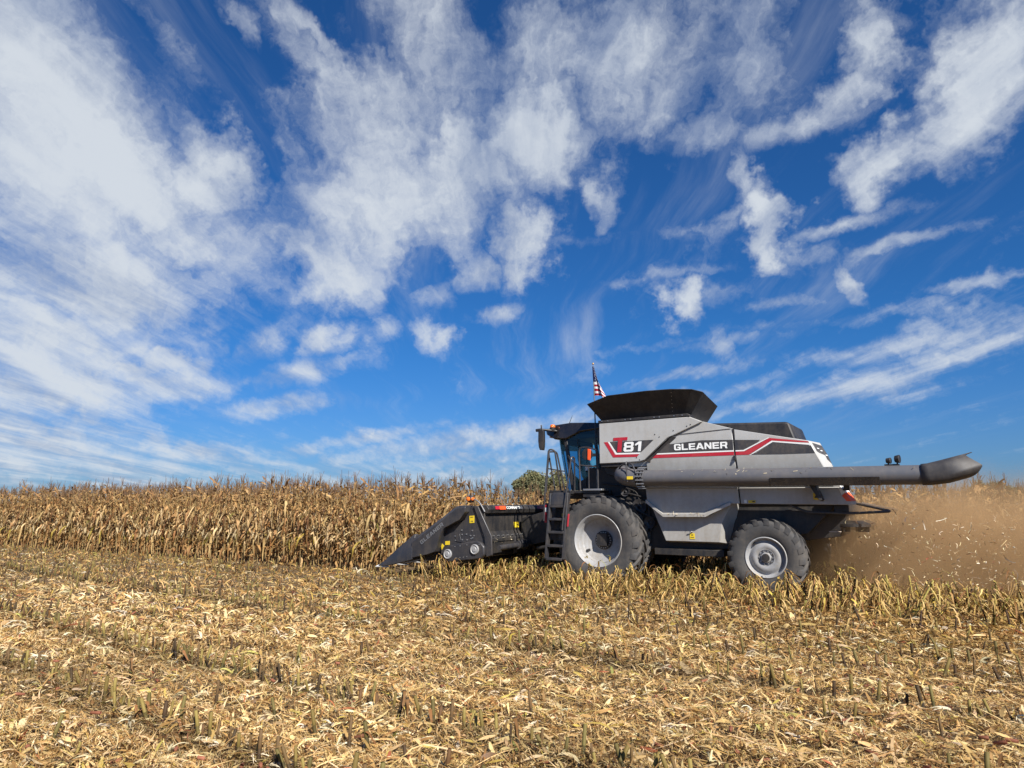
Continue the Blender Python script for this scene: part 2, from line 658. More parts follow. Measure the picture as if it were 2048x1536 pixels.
M['ground'] = ground_mat()

# field frame: the machine and the corn rows share one heading
TH = R(32)
O = np.array([2.85, 16.87, 0.0])
U3 = np.array([math.cos(TH), -math.sin(TH), 0.0])
V3 = np.array([-math.sin(TH), -math.cos(TH), 0.0])


def field(u, v, w=0.0):
    u, v, w = np.broadcast_arrays(np.asarray(u, float), np.asarray(v, float), np.asarray(w, float))
    return O + u[..., None] * U3 + v[..., None] * V3 + w[..., None] * np.array([0, 0, 1.0])


def to_uv(p):
    q = p - O
    return q @ U3, q @ V3


# ------------------------------------------------------------------ ground
bm = bmesh.new()
bmesh.ops.create_grid(bm, x_segments=4, y_segments=4, size=3000)
g = obj('field_ground', bm, M['ground'], smooth=False)
tag(g, 'harvested corn field ground covered in straw and soil', 'ground', kind='structure')

# ================================================================== combine harvester
HEADING = -TH
root = empty('combine_harvester', tuple(O), HEADING)
tag(root, 'grey combine harvester cutting the corn, folded unloading tube along its side', 'combine harvester')


def part(name, bm, mat, parent=root, bevel=0.012, label=None, ang=35, smooth=True):
    o = obj(name, bm, mat, parent, bevel, smooth, ang)
    if label:
        o['label'] = label
    return o


def text_bm(s, size, mat, name, parent, M4, bold=0.02, sx=1.0, shear=0.0, spacing=1.0, depth=0.002):
    cu = bpy.data.curves.new('lettering', 'FONT')
    cu.body = s
    cu.size = size
    cu.offset = bold * size
    cu.shear = shear
    cu.space_character = spacing
    cu.extrude = depth
    tmp = bpy.data.objects.new('lettering_source', cu)
    COL.objects.link(tmp)
    bpy.context.view_layer.update()
    me = bpy.data.meshes.new_from_object(tmp.evaluated_get(bpy.context.evaluated_depsgraph_get()))
    bpy.data.objects.remove(tmp)
    bpy.data.curves.remove(cu)
    me.name = 'lettering'
    me.transform(Matrix.Diagonal((sx, 1, 1, 1)))
    me.transform(M4)
    me.materials.clear()
    me.materials.append(mat)
    o = bpy.data.objects.new(name, me)
    COL.objects.link(o)
    o.parent = parent
    return o


GLYPHS = {
    'G': ([[(1, .67), (1, .84), (.86, 1), (.16, 1), (0, .84), (0, .16), (.16, 0), (1, 0), (1, .55), (.52, .55), (.52, .36), (.74, .36), (.74, .22), (.30, .22), (.26, .27), (.26, .73), (.30, .78), (.72, .78), (.74, .75), (.74, .67)]], 1.0),
    'L': ([[(0, 1), (.26, 1), (.26, .22), (.92, .22), (.92, 0), (0, 0)]], .92),
    'E': ([[(0, 1), (.95, 1), (.95, .79), (.26, .79), (.26, .60), (.88, .60), (.88, .41), (.26, .41), (.26, .21), (.95, .21), (.95, 0), (0, 0)]], .95),
    'A': ([[(.36, 1), (.70, 1), (1.12, 0), (.82, 0), (.74, .19), (.32, .19), (.24, 0), (-.06, 0)], [(.40, .38), (.66, .38), (.53, .74)]], 1.06),
    'N': ([[(0, 1), (.28, 1), (.74, .40), (.74, 1), (1, 1), (1, 0), (.72, 0), (.26, .60), (.26, 0), (0, 0)]], 1.0),
    'R': ([[(0, 1), (.86, 1), (1, .86), (1, .50), (.88, .38), (1.02, 0), (.74, 0), (.62, .34), (.26, .34), (.26, 0), (0, 0)], [(.26, .79), (.72, .79), (.74, .76), (.74, .58), (.72, .55), (.26, .55)]], 1.02),
    'T': ([[(0, 1), (1, 1), (1, .79), (.65, .79), (.65, 0), (.35, 0), (.35, .79), (0, .79)]], 1.0),
    '8': ([[(.14, 1), (.86, 1), (.98, .88), (.98, .62), (.90, .52), (1, .42), (1, .13), (.86, 0), (.14, 0), (0, .13), (0, .42), (.10, .52), (.02, .62), (.02, .88)], [(.28, .80), (.72, .80), (.72, .62), (.28, .62)], [(.27, .41), (.73, .41), (.73, .20), (.27, .20)]], 1.0),
    '1': ([[(0, .74), (.34, 1), (.62, 1), (.62, 0), (.34, 0), (.34, .72), (.10, .60), (0, .60)]], .62),
}


def glyph_text(s, hgt, wid, gap, mat, name, parent, M4, shear=0.0, depth=0.002):
    cu = bpy.data.curves.new('lettering', 'CURVE')
    cu.dimensions = '2D'
    cu.fill_mode = 'BOTH'
    cu.extrude = depth
    x = 0.0
    for ch in s:
        loops, adv = GLYPHS[ch]
        for lp_ in loops:
            sp_ = cu.splines.new('POLY')
            sp_.points.add(len(lp_) - 1)
            for q, (px_, py_) in zip(sp_.points, lp_):
                q.co = (x + px_ * wid + py_ * hgt * shear, py_ * hgt, 0, 1)
            sp_.use_cyclic_u = True
        x += adv * wid + gap
    tmp = bpy.data.objects.new('lettering_source', cu)
    COL.objects.link(tmp)
    bpy.context.view_layer.update()
    me = bpy.data.meshes.new_from_object(tmp.evaluated_get(bpy.context.evaluated_depsgraph_get()))
    bpy.data.objects.remove(tmp)
    bpy.data.curves.remove(cu)
    me.name = 'lettering'
    me.transform(M4)
    me.materials.clear()
    me.materials.append(mat)
    o = bpy.data.objects.new(name, me)
    COL.objects.link(o)
    o.parent = parent
    return o


def face_left(u, v, w, tilt=0.0, roll=0.0):
    """text plane facing the machine's left side (+v)"""
    return Matrix.Translation(X(u, v, w)) @ Matrix.Rotation(-roll, 4, 'Y') @ Matrix.Rotation(R(90) + tilt, 4, 'X')


# ---------------- chassis and dark machinery behind the shields
bm = bmesh.new()
prism(bm, [(-0.55, 1.45), (-0.3, 0.85), (0.5, 0.78), (2.7, 0.86), (3.15, 1.05), (4.2, 1.2), (4.7, 1.7), (4.75, 2.45), (-0.55, 2.62)], -1.22, 1.12)
box(bm, -0.12, 0.12, -1.75, 1.62, 0.86, 1.14)          # front axle
box(bm, 3.40, 3.60, -1.35, 1.30, 0.66, 0.86)           # rear axle
box(bm, 1.1, 2.6, -1.3, 1.3, 0.70, 0.84)
chassis = part('chassis', bm, M['dark'])
# front bulkhead plates, pipes and drives seen between cab and tube
bm = bmesh.new()
plate(bm, [(-0.10, 1.18, 2.62), (0.38, 1.30, 2.62), (0.58, 1.36, 2.36), (0.40, 1.30, 2.36), (-0.02, 1.2, 2.46)], 0.03)
part('drive_shield', bm, M['charcoal'], chassis)
bm = bmesh.new()
tube(bm, arc_pts([(0.1, 1.18, 1.95), (0.5, 1.22, 2.02), (0.95, 1.2, 1.9), (1.0, 1.2, 1.2)], 0.1), 0.018, 8)
tube(bm, arc_pts([(-0.2, 1.16, 2.25), (0.3, 1.2, 2.2), (0.7, 1.2, 2.05), (0.85, 1.2, 1.5)], 0.1), 0.014, 8)
tube(bm, arc_pts([(0.2, 1.15, 1.6), (0.7, 1.25, 1.65), (1.0, 1.2, 1.5)], 0.1), 0.022, 8)
part('hydraulic_hose', bm, M['black'], chassis, 0)
for (uu, ww, rr_) in ((0.75, 1.72, 0.17), (0.98, 1.38, 0.13), (0.42, 2.05, 0.10)):
    bm = bmesh.new()
    lathe_v(bm, [(rr_, 1.14), (rr_, 1.19), (rr_ * 0.86, 1.17), (rr_ * 0.86, 1.21), (rr_, 1.2), (rr_, 1.23), (rr_ * 0.35, 1.2), (0.02, 1.22)], uu, ww, 28)
    part('drive_pulley', bm, M['charcoal'], chassis, 0)
bm = bmesh.new()
box(bm, -0.60, -0.12, -0.95, 0.98, 1.72, 1.98)
box(bm, -0.5, 0.05, 0.9, 1.2, 1.98, 2.09)
part('cab_mount', bm, M['black'], chassis)

# ---------------- grain tank side panel (front, upper)
bm = bmesh.new()
outer = [(-0.03, 3.60), (2.08, 3.62), (2.35, 3.50), (1.67, 3.22), (1.58, 3.19), (1.05, 2.735), (0.93, 2.70), (0.62, 2.69), (-0.04, 2.68)]
prism(bm, outer[::-1], 1.46, 1.56)
tank = part('grain_tank_side', bm, M['silver'], bevel=0.015)
bm = bmesh.new()
prism(bm, outer, -1.56, -1.46)
part('grain_tank_side', bm, M['silver'], bevel=0.015)
bm = bmesh.new()
prism(bm, [(0.0, 2.60), (1.0, 2.60), (2.0, 2.75), (2.25, 3.48), (2.0, 3.62), (0.0, 3.60)], -1.45, 1.455)
part('grain_tank_wall', bm, M['silver'], bevel=0)
bm = bmesh.new()
box(bm, -0.02, 0.62, 1.28, 1.52, 2.60, 2.676)
part('tank_sill', bm, M['dark'], tank)
# folded-out diagonal edge of the panel
bm = bmesh.new()
plate(bm, [(1.70, 1.57, 3.235), (1.635, 1.60, 3.215), (1.085, 1.60, 2.725), (1.06, 1.57, 2.735)], 0.06)
plate(bm, [(1.70, 1.55, 3.24), (1.76, 1.50, 3.19), (1.16, 1.50, 2.66), (1.06, 1.55, 2.71)], 0.05)
part('panel_edge', bm, M['charcoal'], tank, 0.006)
for (uu, ww) in ((1.3, 3.28), (1.40, 3.22), (0.86, 2.79), (0.93, 2.74), (2.02, 3.42), (2.1, 3.45), (1.72, 3.34)):
    bm = bmesh.new()
    disc_v(bm, uu, 1.568, ww, 0.011, 0.012, 10)
    part('rivet', bm, M['dark'], tank, 0)
bm = bmesh.new()
prism(bm, [(-0.05, 3.605), (2.04, 3.625), (2.09, 3.612), (2.1, 3.66), (2.04, 3.69), (-0.05, 3.67)], 1.30, 1.57)
prism(bm, [(-0.05, 3.605), (2.04, 3.625), (2.1, 3.66), (2.04, 3.69), (-0.05, 3.67)], -1.57, -1.30)
box(bm, -0.05, 0.05, -1.3, 1.3, 3.605, 3.67)
rim_o = part('tank_rim', bm, M['tarp'], tank)
for uu in (0.05, 0.2, 0.62, 0.75, 1.3, 1.42, 1.75, 1.93):
    bm = bmesh.new()
    disc_v(bm, uu, 1.578, 3.645 + uu * 0.008, 0.012, 0.012, 10)
    part('bolt', bm, M['steel'], tank, 0)
# decal on the tank side: T81
bm = bmesh.new()
plate(bm, [(0.22, 1.562, 2.99), (0.34, 1.562, 2.845), (1.19, 1.562, 2.855), (1.24, 1.562, 2.88), (1.62, 1.562, 3.20)][0:0] or
      [(0.23, 1.563, 3.165), (0.40, 1.563, 2.915), (0.97, 1.563, 2.905), (1.27, 1.563, 3.165)], 0.004)
part('badge_panel', bm, M['decal'], tank, 0)
bm = bmesh.new()
plate(bm, [(0.165, 1.563, 3.165), (0.20, 1.563, 3.165), (0.375, 1.563, 2.89), (0.945, 1.563, 2.88), (0.965, 1.563, 2.898), (0.392, 1.563, 2.907)][0:0] or
      [(0.185, 1.5635, 3.165), (0.215, 1.5635, 3.165), (0.385, 1.5635, 2.905), (0.96, 1.5635, 2.895), (0.93, 1.5635, 2.868), (0.365, 1.5635, 2.875)], 0.004)
part('badge_line', bm, M['white'], tank, 0)
bm = bmesh.new()
plate(bm, [(0.085, 1.564, 3.165), (0.175, 1.564, 3.165), (0.355, 1.564, 2.872), (0.925, 1.564, 2.862), (0.87, 1.564, 2.805), (0.30, 1.564, 2.812)], 0.004)
part('badge_stripe', bm, M['red'], tank, 0)
glyph_text('T', 0.33, 0.34, 0, M['red'], 'badge_letter', tank, face_left(0.285, 1.568, 2.925), 0.12)
glyph_text('81', 0.215, 0.235, 0.03, M['white'], 'badge_number', tank, face_left(0.555, 1.571, 2.928), 0.12)

# ---------------- rear side panels: hinged shield with the maker's name, and the tail shield
def shield(u_pts_top, u_pts_mid, u_pts_low, v_top, v_mid, v_low, bm, thick=0.05):
    """panel with a crease: upper face vertical, lower face leaning in"""
    pass


def panel_from(bm, top, crease, low, vt=1.50, vc=1.52, vl=1.43, thick=0.045):
    """top: list of (u,w) left->right; crease, low: two points each (left, right)"""
    a = [(crease[0][0], vc, crease[0][1])] + [(u, vt, w) for u, w in top] + [(crease[1][0], vc, crease[1][1])]
    f = [bm.verts.new(X(*p)) for p in a]
    l = [bm.verts.new(X(low[0][0], vl, low[0][1])), bm.verts.new(X(low[1][0], vl, low[1][1]))]
    bm.faces.new(f)
    bm.faces.new((f[0], f[-1], l[1], l[0]))
    ring = f + [l[1], l[0]]
    back = [bm.verts.new(x.co + Vector((0, thick, 0))) for x in ring]
    n = len(ring)
    for i in range(n):
        bm.faces.new((ring[i], ring[(i + 1) % n], back[(i + 1) % n], back[i]))
    bm.faces.new(back[::-1])


bm = bmesh.new()
panel_from(bm, [(1.60, 3.20), (1.79, 3.245), (2.90, 3.305), (2.945, 3.30)], [(1.06, 2.72), (2.965, 2.72)], [(1.05, 2.40), (2.98, 2.40)])
door = part('side_shield', bm, M['silver'], bevel=0.01)
bm = bmesh.new()
prism(bm, [(1.72, 3.23), (2.3, 3.49), (2.36, 3.50), (2.965, 3.315), (2.9, 3.3)], 1.44, 1.505)
part('shoulder_panel', bm, M['silver'], bevel=0.008)
bm = bmesh.new()
# shallow recess line above the name band
plate(bm, [(1.80, 1.512, 3.262), (2.92, 1.512, 3.322), (2.92, 1.512, 3.314), (1.80, 1.512, 3.254)], 0.006)
part('panel_gap', bm, M['black'], door, 0)

bm = bmesh.new()
panel_from(bm, [(2.985, 3.30), (4.405, 2.998)], [(2.998, 2.72), (4.535, 2.71)], [(3.01, 2.40), (4.65, 2.43)])
tail = part('tail_shield', bm, M['silver'], bevel=0.01)
# chamfered tail end and rear face
bm = bmesh.new()
loft(bm, [[(4.40, 1.49, 3.0), (4.53, 1.505, 2.71), (4.645, 1.42, 2.43), (4.60, 1.30, 2.43), (4.30, 1.30, 3.0)],
          [(4.57, 1.28, 2.965), (4.70, 1.28, 2.71), (4.79, 1.24, 2.43), (4.70, 1.16, 2.43), (4.48, 1.16, 2.96)],
          [(4.46, 0.9, 2.92), (4.56, 0.9, 2.70), (4.64, 0.9, 2.43), (4.54, 0.9, 2.43), (4.32, 0.9, 2.92)],
          [(4.15, -0.9, 2.80), (4.25, -0.9, 2.62), (4.30, -0.9, 2.43), (4.2, -0.9, 2.43), (4.0, -0.9, 2.80)],
          [(3.95, -1.49, 2.8), (4.0, -1.505, 2.6), (4.05, -1.42, 2.43), (3.9, -1.30, 2.43), (3.8, -1.30, 2.8)]])
tend = part('tail_end', bm, M['silver'], tail, 0.012, 'bright silver rear corner of the hood')
# lamp cluster set into the tail corner
def tailpt(s, h, out=0.006):
    """point on the chamfer between the side (s=0) and the rear (s=1); h 0..1 upwards"""
    a0, a1 = Vector((4.645, 1.42, 2.43)), Vector((4.40, 1.49, 3.0))
    b0, b1 = Vector((4.79, 1.24, 2.43)), Vector((4.57, 1.28, 2.965))
    mid0, mid1 = Vector((4.53, 1.505, 2.71)), Vector((4.70, 1.28, 2.71))
    def cur(p0, pm, p1, t):
        return p0.lerp(pm, t * 2) if t < 0.5 else pm.lerp(p1, t * 2 - 1)
    p = cur(a0, mid0, a1, h).lerp(cur(b0, mid1, b1, h), s)
    n = Vector((0.66, 0.66, 0.32)).normalized()
    return tuple(p + n * out)
bm = bmesh.new()
LE, RE = (0.64, 0.74, 0.84, 0.94), (0.22, 0.44, 0.66, 0.88)
for i in range(3):
    quadface(bm, [tailpt(0.20, LE[i]), tailpt(0.98, RE[i]), tailpt(0.98, RE[i + 1]), tailpt(0.20, LE[i + 1])])
bmesh.ops.remove_doubles(bm, verts=bm.verts, dist=1e-4)
ex = bmesh.ops.extrude_face_region(bm, geom=bm.faces[:])
bmesh.ops.translate(bm, verts=[e for e in ex['geom'] if isinstance(e, bmesh.types.BMVert)], vec=X(-0.02, -0.02, -0.01))
lp = part('tail_lamp_housing', bm, M['decal'], tail, 0.004)
for s0, h0 in ((0.42, 0.74), (0.60, 0.66), (0.82, 0.50)):
    bm = bmesh.new()
    c = [tailpt(s0 - 0.08, h0 + 0.018, 0.014), tailpt(s0 + 0.08, h0 + 0.012, 0.014), tailpt(s0 + 0.09, h0 - 0.018, 0.014), tailpt(s0 - 0.08, h0 - 0.012, 0.014)]
    quadface(bm, c)
    part('tail_lamp', bm, M['white'], tail, 0)

# name band across both rear panels
VB = 1.524
def band(bm, pts, v=VB):
    plate(bm, [(u, v - (0.008 if w > 3.0 else 0.0) * 0, w) for u, w in pts], 0.004)
bm = bmesh.new()
band(bm, [(1.24, 2.875), (2.955, 2.872), (2.955, 3.085), (2.30, 3.105), (1.62, 3.055), (1.56, 3.115)])
part('name_band', bm, M['decal'], door, 0)
bm = bmesh.new()
band(bm, [(1.20, 2.842), (2.962, 2.842), (2.962, 2.868), (1.235, 2.868)])
part('name_line', bm, M['white'], door, 0)
bm = bmesh.new()
band(bm, [(1.10, 2.768), (2.965, 2.768), (2.965, 2.838), (1.19, 2.838)])
part('name_stripe', bm, M['red'], door, 0)
glyph_text('GLEANER', 0.135, 0.145, 0.022, M['white'], 'maker_name', door, face_left(1.71, VB + 0.005, 2.915))
bm = bmesh.new()
band(bm, [(2.995, 2.872), (3.16, 2.872), (3.46, 3.03), (3.50, 3.055), (2.99, 3.08)])
part('name_band', bm, M['decal'], tail, 0)
bm = bmesh.new()
band(bm, [(3.28, 2.77), (3.40, 2.80), (3.74, 2.99), (4.44, 2.895), (4.50, 2.755), (3.9, 2.755)])
part('name_band', bm, M['decal'], tail, 0)
bm = bmesh.new()
band(bm, [(3.0, 2.768), (3.26, 2.768), (3.71, 3.03), (4.405, 2.957), (4.39, 2.985), (3.68, 3.085), (3.18, 2.838), (3.0, 2.838)])
part('name_stripe', bm, M['red'], tail, 0)
bm = bmesh.new()
band(bm, [(3.265, 2.755), (3.29, 2.755), (3.735, 3.002), (4.43, 2.912), (4.415, 2.948), (3.715, 3.028)])
band(bm, [(3.0, 2.842), (3.17, 2.842), (3.67, 3.09), (3.655, 3.095), (3.16, 2.866), (3.0, 2.866)], VB + 0.001)
part('name_line', bm, M['white'], tail, 0)
bm = bmesh.new()
plate(bm, [(2.955, 1.515, 3.31), (2.982, 1.515, 3.31), (3.006, 1.46, 2.42), (2.982, 1.46, 2.42)], 0.02)
part('panel_seam', bm, M['black'], door, 0)
bm = bmesh.new()
box(bm, 2.955, 2.998, 1.50, 1.545, 2.66, 2.76)
part('latch', bm, M['black'], door, 0.004)

# ---------------- inner side wall behind the tube, lower shields
bm = bmesh.new()
prism(bm, [(1.02, 2.62), (4.55, 2.6), (4.80, 2.1), (1.02, 2.05)], 1.10, 1.36)
prism(bm, [(1.0, 3.2), (2.3, 3.45), (3.8, 2.85), (4.1, 2.2), (1.0, 2.1)], -1.48, -1.15)
part('side_wall', bm, M['dark'], bevel=0)  # black colour stands in for the tube's shadow in the recess

bm = bmesh.new()
prism(bm, [(1.03, 2.15), (2.985, 2.12), (3.015, 1.785), (2.84, 1.785), (2.36, 1.585), (1.42, 1.545), (1.05, 1.84)], 1.44, 1.52)
lower = part('lower_shield', bm, M['silver'], bevel=0.012)
bm = bmesh.new()
# step ledge standing proud along the bottom edge
rail = [(1.05, 1.835), (1.43, 1.535), (2.34, 1.545), (2.44, 1.60), (2.86, 1.785)]
inn = [(1.06, 1.875), (1.40, 1.60), (2.30, 1.61), (2.38, 1.65), (2.80, 1.83)]
front = [(u, 1.60, w) for u, w in rail]
topb = [(u, 1.525, w) for u, w in inn]
botb = [(u, 1.46, w - 0.02) for u, w in rail]
vs = [[bm.verts.new(X(*p)) for p in row] for row in (topb, [(p[0], 1.60, p[2] + 0.03) for p in front], [(p[0], 1.60, p[2] - 0.025) for p in front], botb)]
for a, b in zip(vs[:-1], vs[1:]):
    for i in range(len(a) - 1):
        bm.faces.new((a[i], a[i + 1], b[i + 1], b[i]))
part('step_ledge', bm, M['silver'], lower, 0)
bm = bmesh.new()
plate(bm, [(1.05, 1.524, 2.125), (2.985, 1.524, 2.10), (2.985, 1.524, 2.094), (1.05, 1.524, 2.118)], 0.004)
part('panel_gap', bm, M['black'], lower, 0)

bm = bmesh.new()
loft(bm, [[(1.055, 1.40, 1.86), (2.83, 1.40, 1.80), (2.62, 1.40, 1.42), (2.545, 1.40, 1.0), (1.40, 1.40, 1.0)],
          [(1.055, 1.05, 1.86), (2.95, 1.05, 1.80), (2.85, 1.05, 1.42), (2.70, 1.05, 0.95), (1.42, 1.05, 0.95)]])
hull = part('clean_grain_housing', bm, M['silver'], bevel=0.012)
bm = bmesh.new()
plate(bm, [(1.93, 1.408, 1.055), (2.035, 1.408, 1.055), (2.035, 1.408, 1.175), (1.93, 1.408, 1.175)], 0.006)
st = part('warning_sticker', bm, M['yellow'], hull, 0)
bm = bmesh.new()
plate(bm, [(1.96, 1.411, 1.13), (2.00, 1.411, 1.13), (1.98, 1.411, 1.165)], 0.003)
part('warning_mark', bm, M['black'], hull, 0)
bm = bmesh.new()
plate(bm, [(1.945, 1.411, 1.085), (2.02, 1.411, 1.085), (2.02, 1.411, 1.095), (1.945, 1.411, 1.095)], 0.003)
part('warning_mark', bm, M['black'], hull, 0)
bm = bmesh.new()
tube(bm, arc_pts([(1.99, 1.40, 1.20), (1.99, 1.44, 1.21), (1.93, 1.44, 1.20)], 0.02), 0.012, 8)
part('latch', bm, M['steel'], hull, 0)

# rear lower side panel
bm = bmesh.new()
plate(bm, [(3.01, 1.46, 2.11), (4.86, 1.46, 2.10), (4.90, 1.46, 2.09), (5.04, 1.46, 1.83), (5.04, 1.46, 1.765), (3.03, 1.46, 1.782)], 0.05)
loft(bm, [[(4.88, 1.46, 2.13), (5.045, 1.46, 1.82), (5.045, 1.46, 1.765), (4.80, 1.40, 1.765), (4.75, 1.40, 2.13)],
          [(4.98, 1.30, 2.11), (5.13, 1.28, 1.82), (5.12, 1.28, 1.765), (4.85, 1.26, 1.765), (4.8, 1.26, 2.11)]])
rearp = part('rear_side_panel', bm, M['silver'], bevel=0.012)
bm = bmesh.new()
prism(bm, [(3.0, 2.2), (4.75, 2.15), (4.85, 1.85), (4.85, 1.74), (3.0, 1.76)], -1.46, -1.40)
box(bm, 4.66, 4.74, -1.40, 1.28, 1.80, 2.45)
part('tail_wall', bm, M['charcoal'], rearp)
bm = bmesh.new()
plate(bm, [(4.985, 1.475, 1.97), (5.055, 1.475, 1.83), (4.975, 1.475, 1.835), (4.93, 1.475, 1.92)][::-1], 0.02)
loft(bm, [[(4.955, 1.468, 1.985), (5.06, 1.468, 1.835), (4.98, 1.468, 1.84), (4.90, 1.468, 1.93)],
          [(5.02, 1.33, 2.01), (5.13, 1.30, 1.84), (5.06, 1.30, 1.84), (4.95, 1.33, 1.97)]])
part('tail_light', bm, M['orange'], rearp, 0.004, 'red tail light on the rear corner')
bm = bmesh.new()
loft(bm, [[(4.895, 1.468, 2.10), (4.955, 1.468, 1.99), (4.90, 1.468, 1.95), (4.85, 1.468, 2.08)],
          [(4.99, 1.31, 2.10), (5.03, 1.31, 2.0), (4.96, 1.31, 1.98), (4.9, 1.31, 2.1)]])
part('reflector', bm, M['white'], rearp, 0.004)
bm = bmesh.new()
box(bm, 4.95, 5.05, 1.42, 1.52, 2.03, 2.13)
tube(bm, [(4.9, 1.42, 2.05), (5.0, 1.47, 2.06)], 0.012, 8)
part('camera_box', bm, M['black'], rearp, 0.01)
for (u0, w0, u1, w1, mm) in ((3.10, 1.80, 3.15, 1.865, 'white'), (3.18, 1.80, 3.32, 1.855, 'yellow'), (4.40, 1.86, 4.50, 1.99, 'yellow')):
    bm = bmesh.new()
    plate(bm, [(u0, 1.468, w0), (u1, 1.468, w0), (u1, 1.468, w1), (u0, 1.468, w1)], 0.006)
    part('warning_sticker', bm, M[mm], rearp, 0)
bm = bmesh.new()
plate(bm, [(4.42, 1.471, 1.895), (4.48, 1.471, 1.895), (4.45, 1.471, 1.945)], 0.003)
part('warning_mark', bm, M['black'], rearp, 0)
bm = bmesh.new()
plate(bm, [(3.26, 1.471, 1.815), (3.31, 1.471, 1.815), (3.31, 1.471, 1.84), (3.26, 1.471, 1.84)], 0.003)
part('warning_mark', bm, M['black'], rearp, 0)
bm = bmesh.new()
prism(bm, [(4.36, 2.19), (4.48, 2.19), (4.60, 1.86), (4.57, 1.83), (4.54, 1.86)], 1.46, 1.80)
part('tube_cradle', bm, M['dark'], rearp, 0.006)

# ---------------- grain tank extension (black flared flaps)
bm = bmesh.new()
T0, T1, B0, B1 = -0.08, 2.03, 1.33, 3.66
def ext(side):
    s = side
    # (bottom edge, top edge) of each flap as (u,v,w)
    nb, fb = (-0.02, 1.33 * s, 3.665), (2.03, 1.33 * s, 3.675)
    t = [(-0.28, 1.62 * s, 4.07), (0.28, 1.74 * s, 4.205), (1.2, 1.76 * s, 4.23), (1.75, 1.74 * s, 4.225), (2.20, 1.68 * s, 4.19), (2.40, 1.58 * s, 4.13)]
    if s < 0:                                   # far flap folded shorter
        fb = (1.15, 1.33 * s, 3.665)
        t = [(-0.28, 1.62 * s, 4.07), (0.0, 1.70 * s, 4.15), (0.4, 1.72 * s, 4.16), (0.7, 1.70 * s, 4.15), (0.95, 1.66 * s, 4.10), (1.15, 1.58 * s, 4.04)]
    return nb, fb, t
nb, fb, t1 = ext(1)
nb2, fb2, t2 = ext(-1)
noseF = (-0.62, 0.15, 4.02)
PW_B = (2.95, 0.10, 4.0)
def face(pts):
    return bm.faces.new([bm.verts.new(X(*p)) for p in pts])
def interp(a, b, f):
    return tuple(a[i] + (b[i] - a[i]) * f for i in range(3))
for nb_, fb_, t_ in ((nb, fb, t1), (nb2, fb2, t2)):
    us = [interp(nb_, fb_, f) for f in (0.0, 0.2, 0.55, 0.78, 0.93, 1.0)]
    for i in range(5):
        face([us[i], us[i + 1], t_[i + 1], t_[i]])
# front and rear flaps
face([nb, t1[0], (-0.50, 0.5, 4.0), (-0.50, -0.5, 4.0), t2[0], nb2])
face([fb, (2.0, 0.12, 3.60), (2.29, 0.12, 4.01), t1[-1]])
face([fb2, (2.0, 0.12, 3.60), (2.29, 0.12, 4.01), t2[-1]])
bmesh.ops.remove_doubles(bm, verts=bm.verts, dist=1e-3)
ext_o = part('grain_tank_extension', bm, M['tarp'], bevel=0, label='black flared grain tank flaps', smooth=False)
sm = ext_o.modifiers.new('thickness', 'SOLIDIFY')
sm.thickness = 0.02
for uu0 in (0.30, 1.72):
    for k in range(7):
        f = (k + 0.6) / 7.3
        p = Vector((uu0 + (0.0 if uu0 < 1 else 0.05 - 0.12 * (1 - f)) + 0.0, 1.33 + 0.42 * f, 3.67 + 0.54 * f))
        n = Vector((0, 0.79, -0.61))
        p = p + n * 0.012
        c = [p + Vector((math.cos(a), math.sin(a) * 0.61, math.sin(a) * 0.79)) * 0.010 for a in (0, 1.05, 2.1, 3.14, 4.19, 5.24)]
        bm = bmesh.new()
        quadface(bm, [tuple(q) for q in c])
        part('bolt', bm, M['steel'], ext_o, 0)

# ---------------- engine deck behind the tank
bm = bmesh.new()
prism(bm, [(2.0, 3.2), (2.0, 3.50), (2.27, 3.515), (3.90, 3.45), (3.98, 3.43), (4.10, 3.05), (4.06, 2.9)], -0.55, 1.02)
part('engine_hood', bm, M['tarp'], bevel=0.04, ang=50)

# ---------------- cab
cab = None
bm = bmesh.new()
loft(bm, [[(-1.86, v, 3.60 + 0.02 * (1 - abs(v))) for v in (0.80, 0.3, -0.3, -0.80)] + [(-1.80, -0.86, 3.50), (-1.80, 0.86, 3.50)],
          [(-1.60, v, 3.715 + 0.03 * (1 - abs(v))) for v in (0.90, 0.3, -0.3, -0.90)] + [(-1.52, -0.96, 3.36), (-1.52, 0.96, 3.36)],
          [(-1.10, v, 3.75 + 0.03 * (1 - abs(v))) for v in (0.92, 0.3, -0.3, -0.92)] + [(-1.20, -0.98, 3.35), (-1.20, 0.98, 3.35)],
          [(-0.70, v, 3.73 + 0.03 * (1 - abs(v))) for v in (0.92, 0.3, -0.3, -0.92)] + [(-0.85, -0.98, 3.50), (-0.85, 0.98, 3.50)],
          [(-0.16, v, 3.69 + 0.03 * (1 - abs(v))) for v in (0.92, 0.3, -0.3, -0.92)] + [(-0.16, -0.98, 3.57), (-0.16, 0.98, 3.57)]])
cab = part('cab', bm, M['gloss'], bevel=0.03, ang=50, label='black roofed glass operator cab')
bm = bmesh.new()
